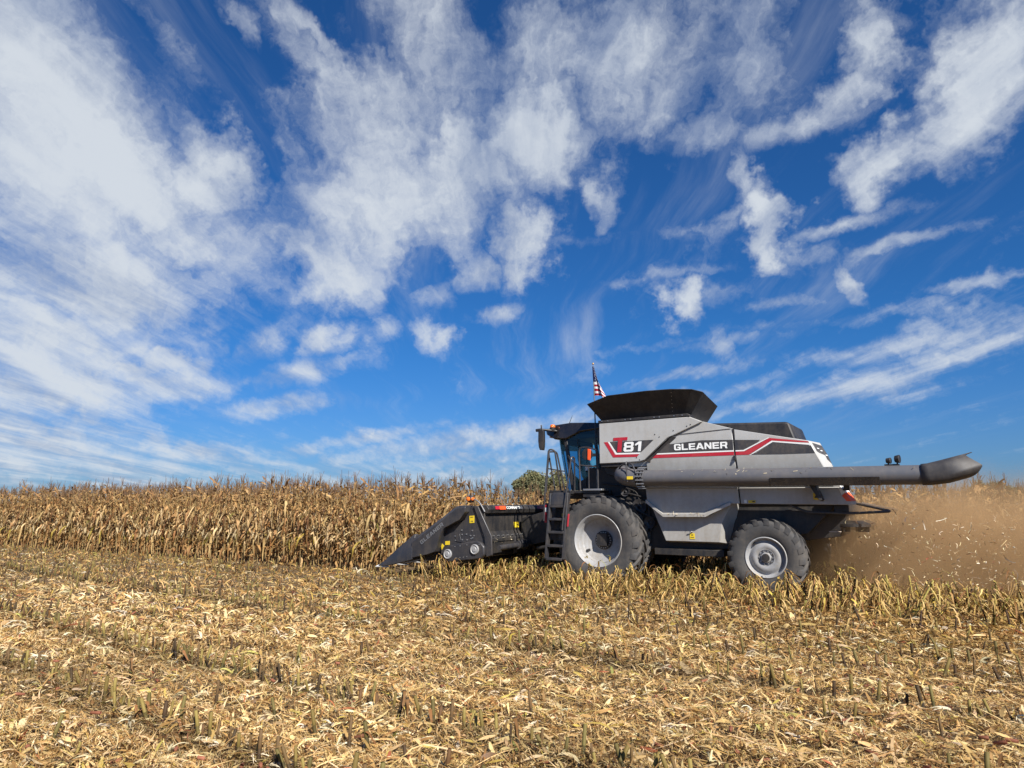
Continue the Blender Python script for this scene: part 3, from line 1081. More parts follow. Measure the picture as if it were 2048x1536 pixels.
for s in (1, -1):
    loft(bm, [[(-1.30, 0.90 * s, 3.40), (-1.21, 0.90 * s, 3.40), (-1.21, 0.84 * s, 3.40), (-1.30, 0.84 * s, 3.40)],
              [(-1.09, 0.92 * s, 2.05), (-1.0, 0.92 * s, 2.05), (-1.0, 0.86 * s, 2.05), (-1.09, 0.86 * s, 2.05)]])
    loft(bm, [[(-0.42, 0.92 * s, 3.6), (-0.20, 0.92 * s, 3.6), (-0.20, 0.80 * s, 3.6), (-0.42, 0.80 * s, 3.6)],
              [(-0.30, 0.94 * s, 2.9), (-0.20, 0.94 * s, 2.9), (-0.20, 0.80 * s, 2.9), (-0.30, 0.80 * s, 2.9)],
              [(-0.30, 0.94 * s, 2.0), (-0.20, 0.94 * s, 2.0), (-0.20, 0.80 * s, 2.0), (-0.30, 0.80 * s, 2.0)]])
    box(bm, -1.02, -0.2, 0.82 * s - 0.06, 0.82 * s + 0.06, 1.98, 2.08)
box(bm, -1.25, -0.2, -0.9, 0.9, 1.9, 2.02)
box(bm, -0.26, -0.2, -0.85, 0.85, 2.0, 2.75)           # lower rear wall
box(bm, -0.26, -0.2, -0.85, 0.85, 3.42, 3.56)
box(bm, -1.30, -0.2, -0.84, 0.84, 3.36, 3.46)           # headliner
box(bm, -1.42, -1.30, -0.8, 0.8, 3.24, 3.40)           # visor
box(bm, -1.02, -0.22, -0.90, -0.86, 2.02, 3.40)        # added dark sheet standing in for the dim far side
part('cab_frame', bm, M['black'], cab, 0.01)
bm = bmesh.new()
quadface(bm, [(-1.20, 0.90, 3.38), (-0.98, 0.905, 3.50), (-0.42, 0.92, 3.58), (-0.30, 0.93, 2.9), (-0.30, 0.93, 2.06), (-1.0, 0.91, 2.06)])
part('door_glass', bm, M['glass'], cab, 0, smooth=False)
bm = bmesh.new()
quadface(bm, [(-1.22, -0.92, 3.38), (-0.98, -0.925, 3.50), (-0.42, -0.93, 3.58), (-0.30, -0.94, 2.9), (-0.30, -0.94, 2.06), (-1.0, -0.93, 2.06)])
part('side_glass', bm, M['glass'], cab, 0, smooth=False)
bm = bmesh.new()
rows = []
for w_, ub in ((3.40, -1.56), (2.95, -1.50), (2.5, -1.40), (2.06, -1.26)):
    edge = -1.27 + (3.40 - w_) / 1.35 * 0.2
    rows.append([bm.verts.new(X(edge + (ub - edge) * max(0.0, math.cos(a)) ** 0.42, 0.90 * math.sin(a), w_)) for a in [R(x) for x in range(-90, 91, 15)]])
for a, b in zip(rows[:-1], rows[1:]):
    for i in range(len(a) - 1):
        bm.faces.new((a[i], a[i + 1], b[i + 1], b[i]))
part('windscreen', bm, M['glass'], cab, 0)
bm = bmesh.new()
quadface(bm, [(-0.23, 0.8, 3.42), (-0.23, -0.8, 3.42), (-0.23, -0.8, 2.75), (-0.23, 0.8, 2.75)])
part('rear_glass', bm, M['glass'], cab, 0, smooth=False)
# interior
bm = bmesh.new()
loft(bm, [[(-0.80, 0.28, 2.42), (-0.40, 0.26, 2.40), (-0.40, -0.26, 2.40), (-0.80, -0.28, 2.42)],
          [(-0.82, 0.28, 2.54), (-0.38, 0.26, 2.52), (-0.38, -0.26, 2.52), (-0.82, -0.28, 2.54)]])
loft(bm, [[(-0.50, 0.25, 2.5), (-0.36, 0.25, 2.5), (-0.36, -0.25, 2.5), (-0.50, -0.25, 2.5)],
          [(-0.44, 0.24, 2.95), (-0.32, 0.24, 2.95), (-0.32, -0.24, 2.95), (-0.44, -0.24, 2.95)],
          [(-0.40, 0.16, 3.15), (-0.30, 0.16, 3.15), (-0.30, -0.16, 3.15), (-0.40, -0.16, 3.15)]])
box(bm, -0.72, -0.42, -0.2, 0.2, 2.02, 2.42)
box(bm, -0.80, -0.40, 0.32, 0.44, 2.58, 2.66)
part('seat', bm, M['seatfab'], cab, 0.02)
bm = bmesh.new()
tube(bm, [(-1.12, 0, 2.05), (-0.98, 0, 2.62)], 0.045, 10)
tube(bm, [(-0.97 + 0.17 * math.cos(a) * 0.8, 0.19 * math.sin(a), 2.66 + 0.17 * math.cos(a) * 0.45) for a in np.linspace(0, 2 * math.pi, 25)], 0.014, 8, False)
tube(bm, [(-0.97 - 0.13, 0, 2.60), (-0.97 + 0.13, 0, 2.72)], 0.012, 6)
part('steering_wheel', bm, M['black'], cab, 0)
bm = bmesh.new()
box(bm, -0.92, -0.86, -0.62, -0.34, 2.72, 2.92)
tube(bm, [(-0.88, -0.5, 2.1), (-0.88, -0.5, 2.75)], 0.02, 8)
part('display_screen', bm, M['black'], cab, 0.006)
# door trim: lower dark panel, grab bar, wiper
bm = bmesh.new()
plate(bm, [(-0.60, 0.945, 2.56), (-0.44, 0.945, 2.56), (-0.40, 0.945, 2.10), (-0.92, 0.945, 2.10), (-0.88, 0.945, 2.30), (-0.66, 0.945, 2.40)], 0.02)
part('door_lower_panel', bm, M['dark'], cab, 0.006)
bm = bmesh.new()
tube(bm, [(-1.16, 0.94, 2.95), (-0.83, 0.95, 2.62)], 0.012, 6)
tube(bm, [(-1.13, 0.94, 2.88), (-0.83, 0.95, 2.58)], 0.008, 6)
tube(bm, [(-0.90, 0.95, 3.34), (-0.78, 0.95, 2.56)], 0.010, 6)
part('door_wiper', bm, M['black'], cab, 0)
bm = bmesh.new()
plate(bm, [(-0.70, 0.935, 2.57), (-0.53, 0.935, 2.57), (-0.53, 0.935, 2.70), (-0.70, 0.935, 2.70)], 0.004)
part('door_sticker', bm, M['white'], cab, 0)
bm = bmesh.new()
lathe_v(bm, [(0.19, 0.955), (0.20, 0.97), (0.185, 0.975)], -0.36 - 0.14, 2.28, 32)
part('speaker_ring', bm, M['charcoal'], cab, 0)
# roof fittings
bm = bmesh.new()
loft(bm, [[(-1.545 + r_ * math.cos(a), 1.0 + r_ * math.sin(a), w_) for a in [2 * math.pi * k / 14 for k in range(14)]] for r_, w_ in ((0.066, 3.655), (0.066, 3.69), (0.05, 3.72), (0.02, 3.725))])
part('beacon', bm, M['amber'], cab, 0, 'orange flashing beacon on the cab roof', 60)
bm = bmesh.new()
loft(bm, [[(-1.545 + r_ * math.cos(a), 1.0 + r_ * math.sin(a), w_) for a in [2 * math.pi * k / 14 for k in range(14)]] for r_, w_ in ((0.05, 3.55), (0.066, 3.58), (0.066, 3.655))])
tube(bm, [(-1.78, 1.16, 3.59), (-1.5, 0.95, 3.59)], 0.03, 8)
part('beacon_base', bm, M['black'], cab, 0)
bm = bmesh.new()
tube(bm, [(-1.30, 0.6, 3.74), (-1.22, 0.55, 3.98)], [0.012, 0.004], 6)
tube(bm, [(-1.30, 0.6, 3.72), (-1.297, 0.598, 3.77)], 0.02, 8)
part('antenna', bm, M['black'], cab, 0)
bm = bmesh.new()
tube(bm, arc_pts([(-1.45, 0.95, 3.56), (-1.75, 1.22, 3.60), (-1.80, 1.26, 3.56), (-1.74, 1.26, 3.46)], 0.05), 0.025, 8)
loft(bm, [[(-1.70 - 0.5 * a, 1.17, w_), (-1.70 - a, 1.33, w_), (-1.70 + a, 1.33, w_), (-1.70 + 0.5 * a, 1.17, w_)] for w_, a in ((3.58, 0.035), (3.54, 0.07), (3.3, 0.075), (3.16, 0.06), (3.08, 0.03))])
tube(bm, [(-1.72, 1.26, 3.55), (-1.72, 1.26, 3.70)], 0.018, 8)
tube(bm, [(-1.72, 1.26, 3.58), (-1.86, 1.28, 3.57)], 0.04, 8)
part('mirror', bm, M['black'], cab, 0.006)
for vv in (0.55, 0.18, -0.18, -0.55):
    bm = bmesh.new()
    box(bm, -1.845, -1.80, vv - 0.08, vv + 0.08, 3.44, 3.54)
    part('roof_lamp', bm, M['white'], cab, 0.01)

# ---------------- platform, ladder, railings
bm = bmesh.new()
box(bm, -1.30, -0.02, 0.96, 1.62, 2.02, 2.075)
box(bm, -1.24, -0.68, 1.58, 1.76, 2.00, 2.09)
box(bm, -0.45, 0.08, 1.10, 1.60, 1.93, 2.02)
plat = part('platform', bm, M['black'], bevel=0.008)
bm = bmesh.new()
box(bm, -0.42, 0.05, 1.3, 1.66, 2.075, 2.12)
part('toolbox', bm, M['steel'], plat, 0.01)

lad = None
bm = bmesh.new()
def lean(w):
    return 1.88 + (2.0 - w) * 0.06
def shift(w):
    return 0.10 + (2.0 - w) * -0.065
for e in (-1.24, -0.80):
    a, b = 2.02, 0.56
    loft(bm, [[(e - 0.028 + shift(a), lean(a) - 0.10, a), (e + 0.028 + shift(a), lean(a) - 0.10, a), (e + 0.028 + shift(a), lean(a) + 0.03, a), (e - 0.028 + shift(a), lean(a) + 0.03, a)],
              [(e - 0.028 + shift(b), lean(b) - 0.10, b), (e + 0.028 + shift(b), lean(b) - 0.10, b), (e + 0.028 + shift(b), lean(b) + 0.03, b), (e - 0.028 + shift(b), lean(b) + 0.03, b)]])
lad = part('ladder', bm, M['charcoal'], bevel=0.012, label='charcoal access ladder with deep treads in front of the wheel')
for w_ in (1.73, 1.44, 1.15, 0.85, 0.56):
    bm = bmesh.new()
    s_ = shift(w_)
    box(bm, -1.22 + s_, -0.82 + s_, lean(w_) - 0.26, lean(w_) + 0.035, w_ - 0.03, w_ + 0.025)
    part('tread', bm, M['charcoal'], lad, 0.008)
bm = bmesh.new()
loft(bm, [[(-1.09, 1.86, 2.04), (-0.71, 1.86, 2.04), (-0.71, 1.74, 2.04), (-1.09, 1.74, 2.04)],
          [(-1.125, 1.90, 1.94), (-0.70, 1.90, 1.94), (-0.70, 1.82, 1.94), (-1.125, 1.82, 1.94)],
          [(-1.135, 1.91, 1.745), (-0.71, 1.91, 1.745), (-0.71, 1.84, 1.745), (-1.135, 1.84, 1.745)]])
part('kick_panel', bm, M['charcoal'], lad, 0.02)
for k, (w0, w1) in enumerate(((1.47, 1.70), (1.18, 1.41), (0.88, 1.12))):
    bm = bmesh.new()
    wm = (w0 + w1) / 2
    s_ = shift(wm)
    v_ = lean(wm) - 0.24
    # anti-slip riser with cut-outs
    for j in range(3):
        ww = w0 + 0.025 + j * 0.07
        for i in range(3):
            uu = -1.17 + s_ + i * 0.115
            plate(bm, [(uu + 0.012, v_, ww), (uu + 0.085, v_, ww), (uu + 0.092, v_, ww + 0.022), (uu + 0.005, v_, ww + 0.022)], 0.015)
    part('tread_grip', bm, M['charcoal'], lad, 0)
    bm = bmesh.new()
    box(bm, -1.22 + s_, -0.82 + s_, v_ - 0.06, v_ - 0.025, w0 - 0.02, w1 + 0.0)
    part('riser', bm, M['black'], lad, 0)
bm = bmesh.new()
plate(bm, [(-0.87, 1.84, 1.49), (-0.76, 1.84, 1.49), (-0.76, 1.84, 1.565), (-0.87, 1.84, 1.565)], 0.01)
part('warning_sticker', bm, M['yellow'], lad, 0)
for w0, w1, mm in ((1.70, 1.76, 'red'), (1.60, 1.695, 'white'), (1.53, 1.59, 'red'), (1.36, 1.52, 'red')):
    bm = bmesh.new()
    box(bm, -1.32, -1.255, 1.82, 1.86, w0, w1)
    part('reflector', bm, M[mm], lad, 0.004)
bm = bmesh.new()
box(bm, -1.32, -1.19, 1.76, 1.82, 1.33, 1.80)
part('reflector_bracket', bm, M['charcoal'], lad, 0.004)
bm = bmesh.new()
plate(bm, [(-0.665, lean(1.4) + 0.034, 1.56), (-0.63, lean(1.4) + 0.034, 1.56), (-0.655, lean(1.2) + 0.034, 1.28), (-0.69, lean(1.2) + 0.034, 1.28)], 0.02)
part('reflector', bm, M['red'], lad, 0.004)

for k, pts in enumerate((
        [(-1.30, 1.92, 1.40), (-1.26, 1.92, 2.05), (-1.19, 1.86, 3.04), (-1.06, 1.80, 3.02), (-1.00, 1.64, 2.08)],
        [(-0.80, 1.97, 1.20), (-0.77, 1.95, 1.6), (-0.60, 1.86, 2.84), (-0.60, 1.70, 2.84), (-0.66, 1.60, 2.08)],
        [(-1.30, 1.35, 2.08), (-1.44, 1.42, 3.02), (-1.33, 1.2, 3.03), (-1.17, 1.1, 2.08)])):
    bm = bmesh.new()
    tube(bm, arc_pts(pts, 0.07), 0.02, 10)
    part('handrail', bm, M['charcoal'], plat, 0)
bm = bmesh.new()
tube(bm, arc_pts([(-1.36, 1.70, 2.05), (-1.31, 1.68, 2.75), (-1.27, 1.66, 2.85)], 0.05), 0.022, 10)
tube(bm, [(-1.30, 1.68, 2.6), (-1.10, 1.25, 2.55)], 0.014, 8)
part('handrail', bm, M['charcoal'], plat, 0)
bm = bmesh.new()
tube(bm, arc_pts([(-0.58, 1.46, 2.03), (-0.60, 1.46, 3.0), (-0.56, 1.46, 3.08), (-0.35, 1.46, 3.075), (-0.13, 1.46, 3.0), (-0.13, 1.46, 2.05)], 0.06), 0.018, 10)
tube(bm, [(-0.59, 1.46, 2.67), (-0.13, 1.46, 2.62)], 0.016, 8)
tube(bm, [(-0.36, 1.46, 2.645), (-0.36, 1.46, 2.04)], 0.014, 8)
railr = part('guard_rail', bm, M['charcoal'], plat, 0)
bm = bmesh.new()
prism(bm, [(-0.37, 2.79), (-0.30, 2.77), (-0.285, 3.02), (-0.36, 3.04)], 1.47, 1.50)
part('orange_reflector', bm, M['orange'], plat, 0.006, 'orange warning reflector on the guard rail')
bm = bmesh.new()
lathe_v(bm, [(0.135, 1.462), (0.14, 1.47), (0.135, 1.478)], -0.38, 2.915, 28, close=True)
part('reflector_plate', bm, M['black'], plat, 0)
bm = bmesh.new()
box(bm, -0.28, -0.14, 1.42, 1.47, 2.86, 2.93)
part('reflector_arm', bm, M['black'], plat, 0.006)

# ---------------- wheels
def tyre_mesh(Ro, Rr, half, lugs, lug_h, lw, flip):
    bm = bmesh.new()
    sw = [(Rr, half * 0.86), (Rr + (Ro - Rr) * 0.12, half * 0.98), (Rr + (Ro - Rr) * 0.45, half * 1.03), (Rr + (Ro - Rr) * 0.72, half * 1.0), (Ro - lug_h * 1.7, half * 0.93), (Ro - lug_h * 1.05, half * 0.80), (Ro - lug_h * 0.95, half * 0.4)]
    prof = sw + [(r, -v) for r, v in sw[::-1]]
    lathe_v(bm, prof + [(Rr, half * 0.86)], 0, 0, 72)
    bmesh.ops.remove_doubles(bm, verts=bm.verts, dist=1e-4)
    # chevron lugs from centre line over the shoulder
    for k in range(lugs):
        for s in (1, -1):
            a0 = 2 * math.pi * (k + (0.0 if s > 0 else 0.5)) / lugs
            path = [(0.0 * half, Ro - lug_h, Ro), (0.35, Ro - lug_h, Ro), (0.72, Ro - lug_h * 1.05, Ro - lug_h * 0.04), (0.93, Ro - lug_h * 1.5, Ro - lug_h * 0.35), (1.0, Ro - lug_h * 2.6, Ro - lug_h * 1.9)]
            sweep = 0.30 * flip
            rings = []
            for (f, rb, rt) in path:
                ang = a0 - sweep * f * (1.0 if f < 0.95 else 1.02)
                wd = lw * (1.0 + 0.5 * f)
                vv = s * half * f * 1.035
                d = wd / Ro * 0.5
                ring = []
                for (rad, dd) in ((rb - 0.02, d * 1.35), (rt, d), (rt, -d), (rb - 0.02, -d * 1.35)):
                    ring.append((rad * math.cos(ang + dd), vv, rad * math.sin(ang + dd)))
                rings.append(ring)
            loft(bm, rings)
    bmesh.ops.recalc_face_normals(bm, faces=bm.faces)
    me = bpy.data.meshes.new('tyre')
    bm.to_mesh(me)
    bm.free()
    me.materials.append(M['rubber'])
    smooth_by_angle(me, 40)
    return me


def wheel(name, u, v_face, w, side, tyre_me, rim_fn, half, label=None):
    """v_face: outer face of the tyre; side +1 = left of the machine"""
    e = empty(name)
    e.parent = root
    e.location = X(u, (v_face - half) * side, w)
    if side < 0:
        e.rotation_euler = (0, 0, math.pi)
    ty = bpy.data.objects.new('tyre', tyre_me)
    COL.objects.link(ty)
    ty.parent = e
    ty.rotation_euler = (0, random.uniform(0, 0.2), 0)
    rim_fn(e, half)
    if label:
        e['label'] = label
    return e


def bolts(e, r, n, v, br, mat, cu=0, cw=0):
    bm = bmesh.new()
    for k in range(n):
        a = 2 * math.pi * k / n
        prism(bm, [(cu + r * math.cos(a) + br * math.cos(b), cw + r * math.sin(a) + br * math.sin(b)) for b in [2 * math.pi * q / 6 for q in range(6)]], v - 0.03, v)
    return part('wheel_bolts', bm, mat, e, 0)


def front_rim(e, half):
    bm = bmesh.new()
    f = half * 0.90
    lathe_v(bm, [(0.545, f - 0.10), (0.575, f - 0.02), (0.575, f), (0.56, f + 0.012), (0.535, f - 0.005), (0.525, f - 0.06), (0.50, f - 0.09), (0.485, f - 0.12), (0.48, f - 0.20), (0.465, f - 0.235),
                (0.45, f - 0.24), (0.34, f - 0.32), (0.22, f - 0.36), (0.20, f - 0.355), (0.195, f - 0.34), (0.17, f - 0.34), (0.01, f - 0.34)], 0, 0, 64)
    part('rim', bm, M['rim'], e, 0, ang=50)
    bm = bmesh.new()
    lathe_v(bm, [(0.205, f - 0.355), (0.205, f - 0.325), (0.19, f - 0.32), (0.14, f - 0.32), (0.135, f - 0.27), (0.12, f - 0.26), (0.01, f - 0.26)], 0, 0, 40)
    part('hub', bm, M['dark'], e, 0, ang=40)
    bolts(e, 0.17, 20, f - 0.30, 0.014, M['steel'])
    bm = bmesh.new()
    tube(bm, [(-0.33, f - 0.285, -0.22), (-0.36, f - 0.20, -0.235)], 0.03, 8)
    part('valve', bm, M['black'], e, 0)


def inner_rim(e, half):
    bm = bmesh.new()
    lathe_v(bm, [(0.56, half * 0.9), (0.5, half * 0.7), (0.48, 0), (0.3, -0.05), (0.01, -0.05)], 0, 0, 40)
    part('rim', bm, M['rim'], e, 0, ang=50)


def rear_rim(e, half):
    bm = bmesh.new()
    f = half * 0.93
    lathe_v(bm, [(0.37, f - 0.08), (0.395, f - 0.015), (0.395, f), (0.38, f + 0.01), (0.362, f - 0.005), (0.352, f - 0.06), (0.335, f - 0.09), (0.325, f - 0.095),
                (0.30, f - 0.085), (0.27, f - 0.045), (0.20, f - 0.03), (0.175, f - 0.045), (0.15, f - 0.045), (0.145, f - 0.07), (0.10, f - 0.075), (0.095, f - 0.02), (0.08, f - 0.01), (0.01, f - 0.01)], 0, 0, 56)
    part('rim', bm, M['rim'], e, 0, ang=50)
    bolts(e, 0.125, 10, f - 0.035, 0.018, M['steel'])
    bm = bmesh.new()
    disc_v(bm, 0, f + 0.004, 0, 0.075, 0.03, 24)
    part('hub', bm, M['dark'], e, 0.004)
    bm = bmesh.new()
    tube(bm, [(-0.2, f - 0.075, 0.26), (-0.205, f - 0.04, 0.265)], 0.025, 8)
    part('valve', bm, M['black'], e, 0)


ft = tyre_mesh(0.985, 0.56, 0.265, 22, 0.05, 0.075, 1)
rt = tyre_mesh(0.745, 0.385, 0.235, 20, 0.042, 0.065, 1)
wheel('front_wheel', 0.0, 1.86, 0.985, 1, ft, front_rim, 0.265, 'outer front wheel with deep silver dish')
wheel('front_wheel', 0.0, 1.30, 0.985, 1, ft, inner_rim, 0.265, 'inner front wheel of the dual pair')
wheel('front_wheel', 0.0, 1.86, 0.985, -1, ft, front_rim, 0.265)
wheel('front_wheel', 0.0, 1.30, 0.985, -1, ft, inner_rim, 0.265)
wheel('rear_wheel', 3.50, 1.72, 0.755, 1, rt, rear_rim, 0.235, 'smaller rear steering wheel')
wheel('rear_wheel', 3.50, 1.72, 0.755, -1, rt, rear_rim, 0.235)

# ---------------- unloading auger tube
AV = 1.80
bm = bmesh.new()
tube(bm, [(1.12, AV, 2.325), (1.5, AV, 2.322), (3.6, AV, 2.30), (6.32, AV, 2.285)], 0.172, 32)
aug = part('unloading_tube', bm, M['tubegrey'], bevel=0, label='long grey unloading tube folded back along the side')
bm = bmesh.new()
tube(bm, arc_pts([(0.98, AV, 2.325), (0.70, AV, 2.36), (0.52, 1.62, 2.42), (0.50, 1.2, 2.5)], 0.26, 8), 0.19, 24)
part('tube_elbow', bm, M['tubegrey'], aug, 0)
bm = bmesh.new()
for uu in (1.03, 1.10):
    ring = [(uu, AV + 0.20 * math.cos(a), 2.325 + 0.20 * math.sin(a)) for a in np.linspace(0, 2 * math.pi, 28)]
    tube(bm, ring, 0.022, 8, False)
part('tube_flange', bm, M['charcoal'], aug, 0)
bm = bmesh.new()
for a in np.linspace(-1.3, 1.6, 9):
    p = Vector((0, math.cos(a), math.sin(a)))
    c = Vector((1.0, AV, 2.325)) + p * 0.225
    tube(bm, [tuple(c), tuple(c + Vector((0.17, 0, 0)))], 0.014, 6)
part('hinge_bolts', bm, M['steel'], aug, 0)
bm = bmesh.new()
tube(bm, arc_pts([(0.45, 1.66, 2.42), (0.60, 1.86, 2.62), (0.9, 1.95, 2.66), (1.0, 1.97, 2.42)], 0.12, 6), 0.018, 8)
tube(bm, arc_pts([(0.78, 1.93, 2.68), (0.78, 1.98, 2.66), (0.80, 1.98, 2.25)], 0.03), 0.014, 6)
tube(bm, arc_pts([(0.62, 1.84, 2.42), (0.68, 1.95, 2.36), (0.78, 1.97, 2.44), (0.80, 1.93, 2.56)], 0.08, 5), 0.008, 6)
part('hydraulic_hose', bm, M['charcoal'], aug, 0)
bm = bmesh.new()
plate(bm, [(0.80, AV + 0.205, 2.30), (0.93, AV + 0.205, 2.30), (0.93, AV + 0.205, 2.365), (0.80, AV + 0.205, 2.365)], 0.02)
part('warning_sticker', bm, M['yellow'], aug, 0)
# stiffener under the tube
bm = bmesh.new()
plate(bm, [(3.72, AV + 0.182, 2.275), (5.60, AV + 0.182, 2.262), (5.60, AV + 0.15, 2.11), (3.72, AV + 0.15, 2.125)], 0.2)
part('tube_stiffener', bm, M['gloss'], aug, 0.006)
# rubber spout: elliptical sleeve that turns up, with a notched mouth
bm = bmesh.new()
seg = 48
def spout_ring(c, ru, rv, tilt):
    out = []
    for k in range(seg):
        a = 2 * math.pi * k / seg
        up_ = math.sin(a) * ru
        q_ = (abs(math.cos(a)) ** 2.6 + abs(math.sin(a)) ** 2.6) ** (-1 / 2.6)
        up_ *= q_
        out.append((c[0] - up_ * math.sin(tilt), c[1] + rv * math.cos(a) * q_, c[2] + up_ * math.cos(tilt)))
    return out
rings = [spout_ring((6.24, AV, 2.287), 0.186, 0.186, 0.0), spout_ring((6.36, AV, 2.292), 0.192, 0.190, 0.12), spout_ring((6.60, AV, 2.335), 0.205, 0.195, 0.24)]
mouth = []
for k in range(seg):
    a = 2 * math.pi * k / seg
    # mouth edge: long lip at the top and long lip below, cut back at the sides
    s_ = math.sin(a)
    def bump(c0, wd):
        d_ = (a - c0 + math.pi) % (2 * math.pi) - math.pi
        return math.exp(-(d_ / wd) ** 2)
    sa = math.degrees(math.asin(max(-1.0, min(1.0, s_))))
    reach = float(np.interp(sa, (-90, -62, -38, -18, 8, 34, 55, 72, 90), (0.24, 0.33, 0.46, 0.54, 0.47, 0.395, 0.36, 0.43, 0.48)))
    tilt = 0.27
    base = (6.60, AV, 2.335)
    q_ = (abs(math.cos(a)) ** 3.2 + abs(s_) ** 3.2) ** (-1 / 3.2)
    up_ = s_ * 0.20 * q_
    mouth.append((base[0] - up_ * math.sin(tilt) + reach * math.cos(tilt), base[1] + 0.185 * math.cos(a) * q_, base[2] + up_ * math.cos(tilt) + reach * math.sin(tilt)))
rings.append(mouth)
loft(bm, rings, cap=False)
sp = part('spout', bm, M['sleeve'], aug, 0, 'flexible dark spout with notched mouth', ang=22)
sd = sp.modifiers.new('thickness', 'SOLIDIFY')
sd.thickness = 0.014
for uu, rr_, hh in ((5.745, 0.055, 0.09), (5.885, 0.075, 0.115)):
    bm = bmesh.new()
    Lz = 2.285 + 0.172
    tube(bm, [(uu - 0.03, AV, Lz + hh), (uu + 0.045, AV + 0.02, Lz + hh)], [rr_ * 0.8, rr_], 16)
    tube(bm, [(uu, AV, Lz + 0.02), (uu, AV, Lz + hh)], 0.014, 8)
    part('work_light', bm, M['black'], aug, 0.005)
bm = bmesh.new()
box(bm, 5.68, 5.92, AV - 0.03, AV + 0.03, 2.45, 2.485)
part('light_bracket', bm, M['black'], aug, 0.004)

# ---------------- rear: chopper, spreader, guard bar
bm = bmesh.new()
loft(bm, [[(3.9, 0.85, 1.78), (4.95, 0.85, 1.78), (4.95, -0.85, 1.78), (3.9, -0.85, 1.78)], [(4.05, 0.8, 1.05), (4.75, 0.8, 1.15), (4.75, -0.8, 1.15), (4.05, -0.8, 1.05)]])
box(bm, 4.72, 4.98, -1.25, 1.25, 1.63, 1.765)
part('chopper_hood', bm, M['dark'], bevel=0.01)
bm = bmesh.new()
for s in (0.55, -0.55):
    loft(bm, [[(4.95 + r_ * math.cos(a), s + r_ * math.sin(a), w_) for a in [2 * math.pi * k / 20 for k in range(20)]] for r_, w_ in ((0.33, 1.34), (0.33, 1.39), (0.2, 1.45))])
    for k in range(4):
        a = k * math.pi / 2 + 0.4
        c, sn = math.cos(a), math.sin(a)
        plate(bm, [(4.95 + 0.1 * c, s + 0.1 * sn, 1.34), (4.95 + 0.33 * c, s + 0.33 * sn, 1.34), (4.95 + 0.33 * c, s + 0.33 * sn, 1.24), (4.95 + 0.1 * c, s + 0.1 * sn, 1.24)], 0.02)
part('spreader', bm, M['dark'], bevel=0)
bm = bmesh.new()
tube(bm, arc_pts([(3.92, 1.32, 1.765), (4.25, 1.32, 1.625), (5.0, 1.32, 1.605), (5.70, 1.22, 1.645), (5.02, 0.75, 1.80)], 0.10, 5), 0.024, 10)
part('guard_bar', bm, M['charcoal'], bevel=0)
bm = bmesh.new()
tube(bm, arc_pts([(3.92, -1.32, 1.765), (4.25, -1.32, 1.625), (5.0, -1.32, 1.605), (5.70, -1.22, 1.645), (5.02, -0.75, 1.80)], 0.10, 5), 0.024, 10)
part('guard_bar', bm, M['charcoal'], bevel=0)

# ---------------- feeder house
bm = bmesh.new()
loft(bm, [[(-2.62, 0.75, 0.70), (-2.62, 0.75, 1.42), (-2.62, -0.75, 1.42), (-2.62, -0.75, 0.70)], [(-0.6, 0.75, 1.15), (-0.6, 0.75, 1.95), (-0.6, -0.75, 1.95), (-0.6, -0.75, 1.15)]])
tube(bm, [(-2.1, 0.85, 0.70), (-0.5, 0.85, 0.95)], 0.05, 10)
part('feeder_house', bm, M['dark'], bevel=0.015)

# ---------------- corn header
HN = 2.28
bm = bmesh.new()
box(bm, -2.86, -2.70, -HN, HN, 1.12, 1.60)
prism(bm, [(-2.90, 1.58), (-2.62, 1.56), (-2.58, 1.66), (-2.64, 1.745), (-2.86, 1.755)], -HN, HN)
prism(bm, [(-2.84, 1.14), (-2.70, 1.14), (-2.55, 0.98), (-2.55, 0.90), (-2.84, 0.9)], -HN, HN)
prism(bm, [(-2.80, 0.92), (-2.57, 0.90), (-2.60, 0.58), (-2.95, 0.52)], -HN, HN)
prism(bm, [(-2.60, 0.66), (-2.60, 0.62), (-3.6, 0.42), (-3.62, 0.46)], -HN, HN)
head = part('corn_header', bm, M['dark'], bevel=0.012, label='charcoal six-row corn header with pointed snouts')
for vv in np.arange(-2.1, 2.2, 0.21):
    bm = bmesh.new()
    tube(bm, [(-2.60, vv, 1.03), (-2.535, vv, 1.045)], 0.014, 6)
    part('bolt', bm, M['steel'], head, 0)
bm = bmesh.new()
for vv in (-1.6, -0.8, 0.3, 1.15):
    box(bm, -2.58, -2.52, vv - 0.05, vv + 0.05, 0.60, 1.0)
box(bm, -2.56, -2.48, -2.0, 1.75, 0.735, 0.775)
part('frame_rib', bm, M['charcoal'], head, 0.006)
EP = [(-2.98, 1.735), (-2.90, 1.70), (-2.74, 1.46), (-2.49, 1.01), (-2.47, 0.66), (-2.58, 0.58), (-3.76, 0.43), (-3.95, 0.52), (-3.97, 0.74), (-3.85, 1.06), (-3.78, 1.20), (-3.27, 1.40), (-3.12, 1.70)]
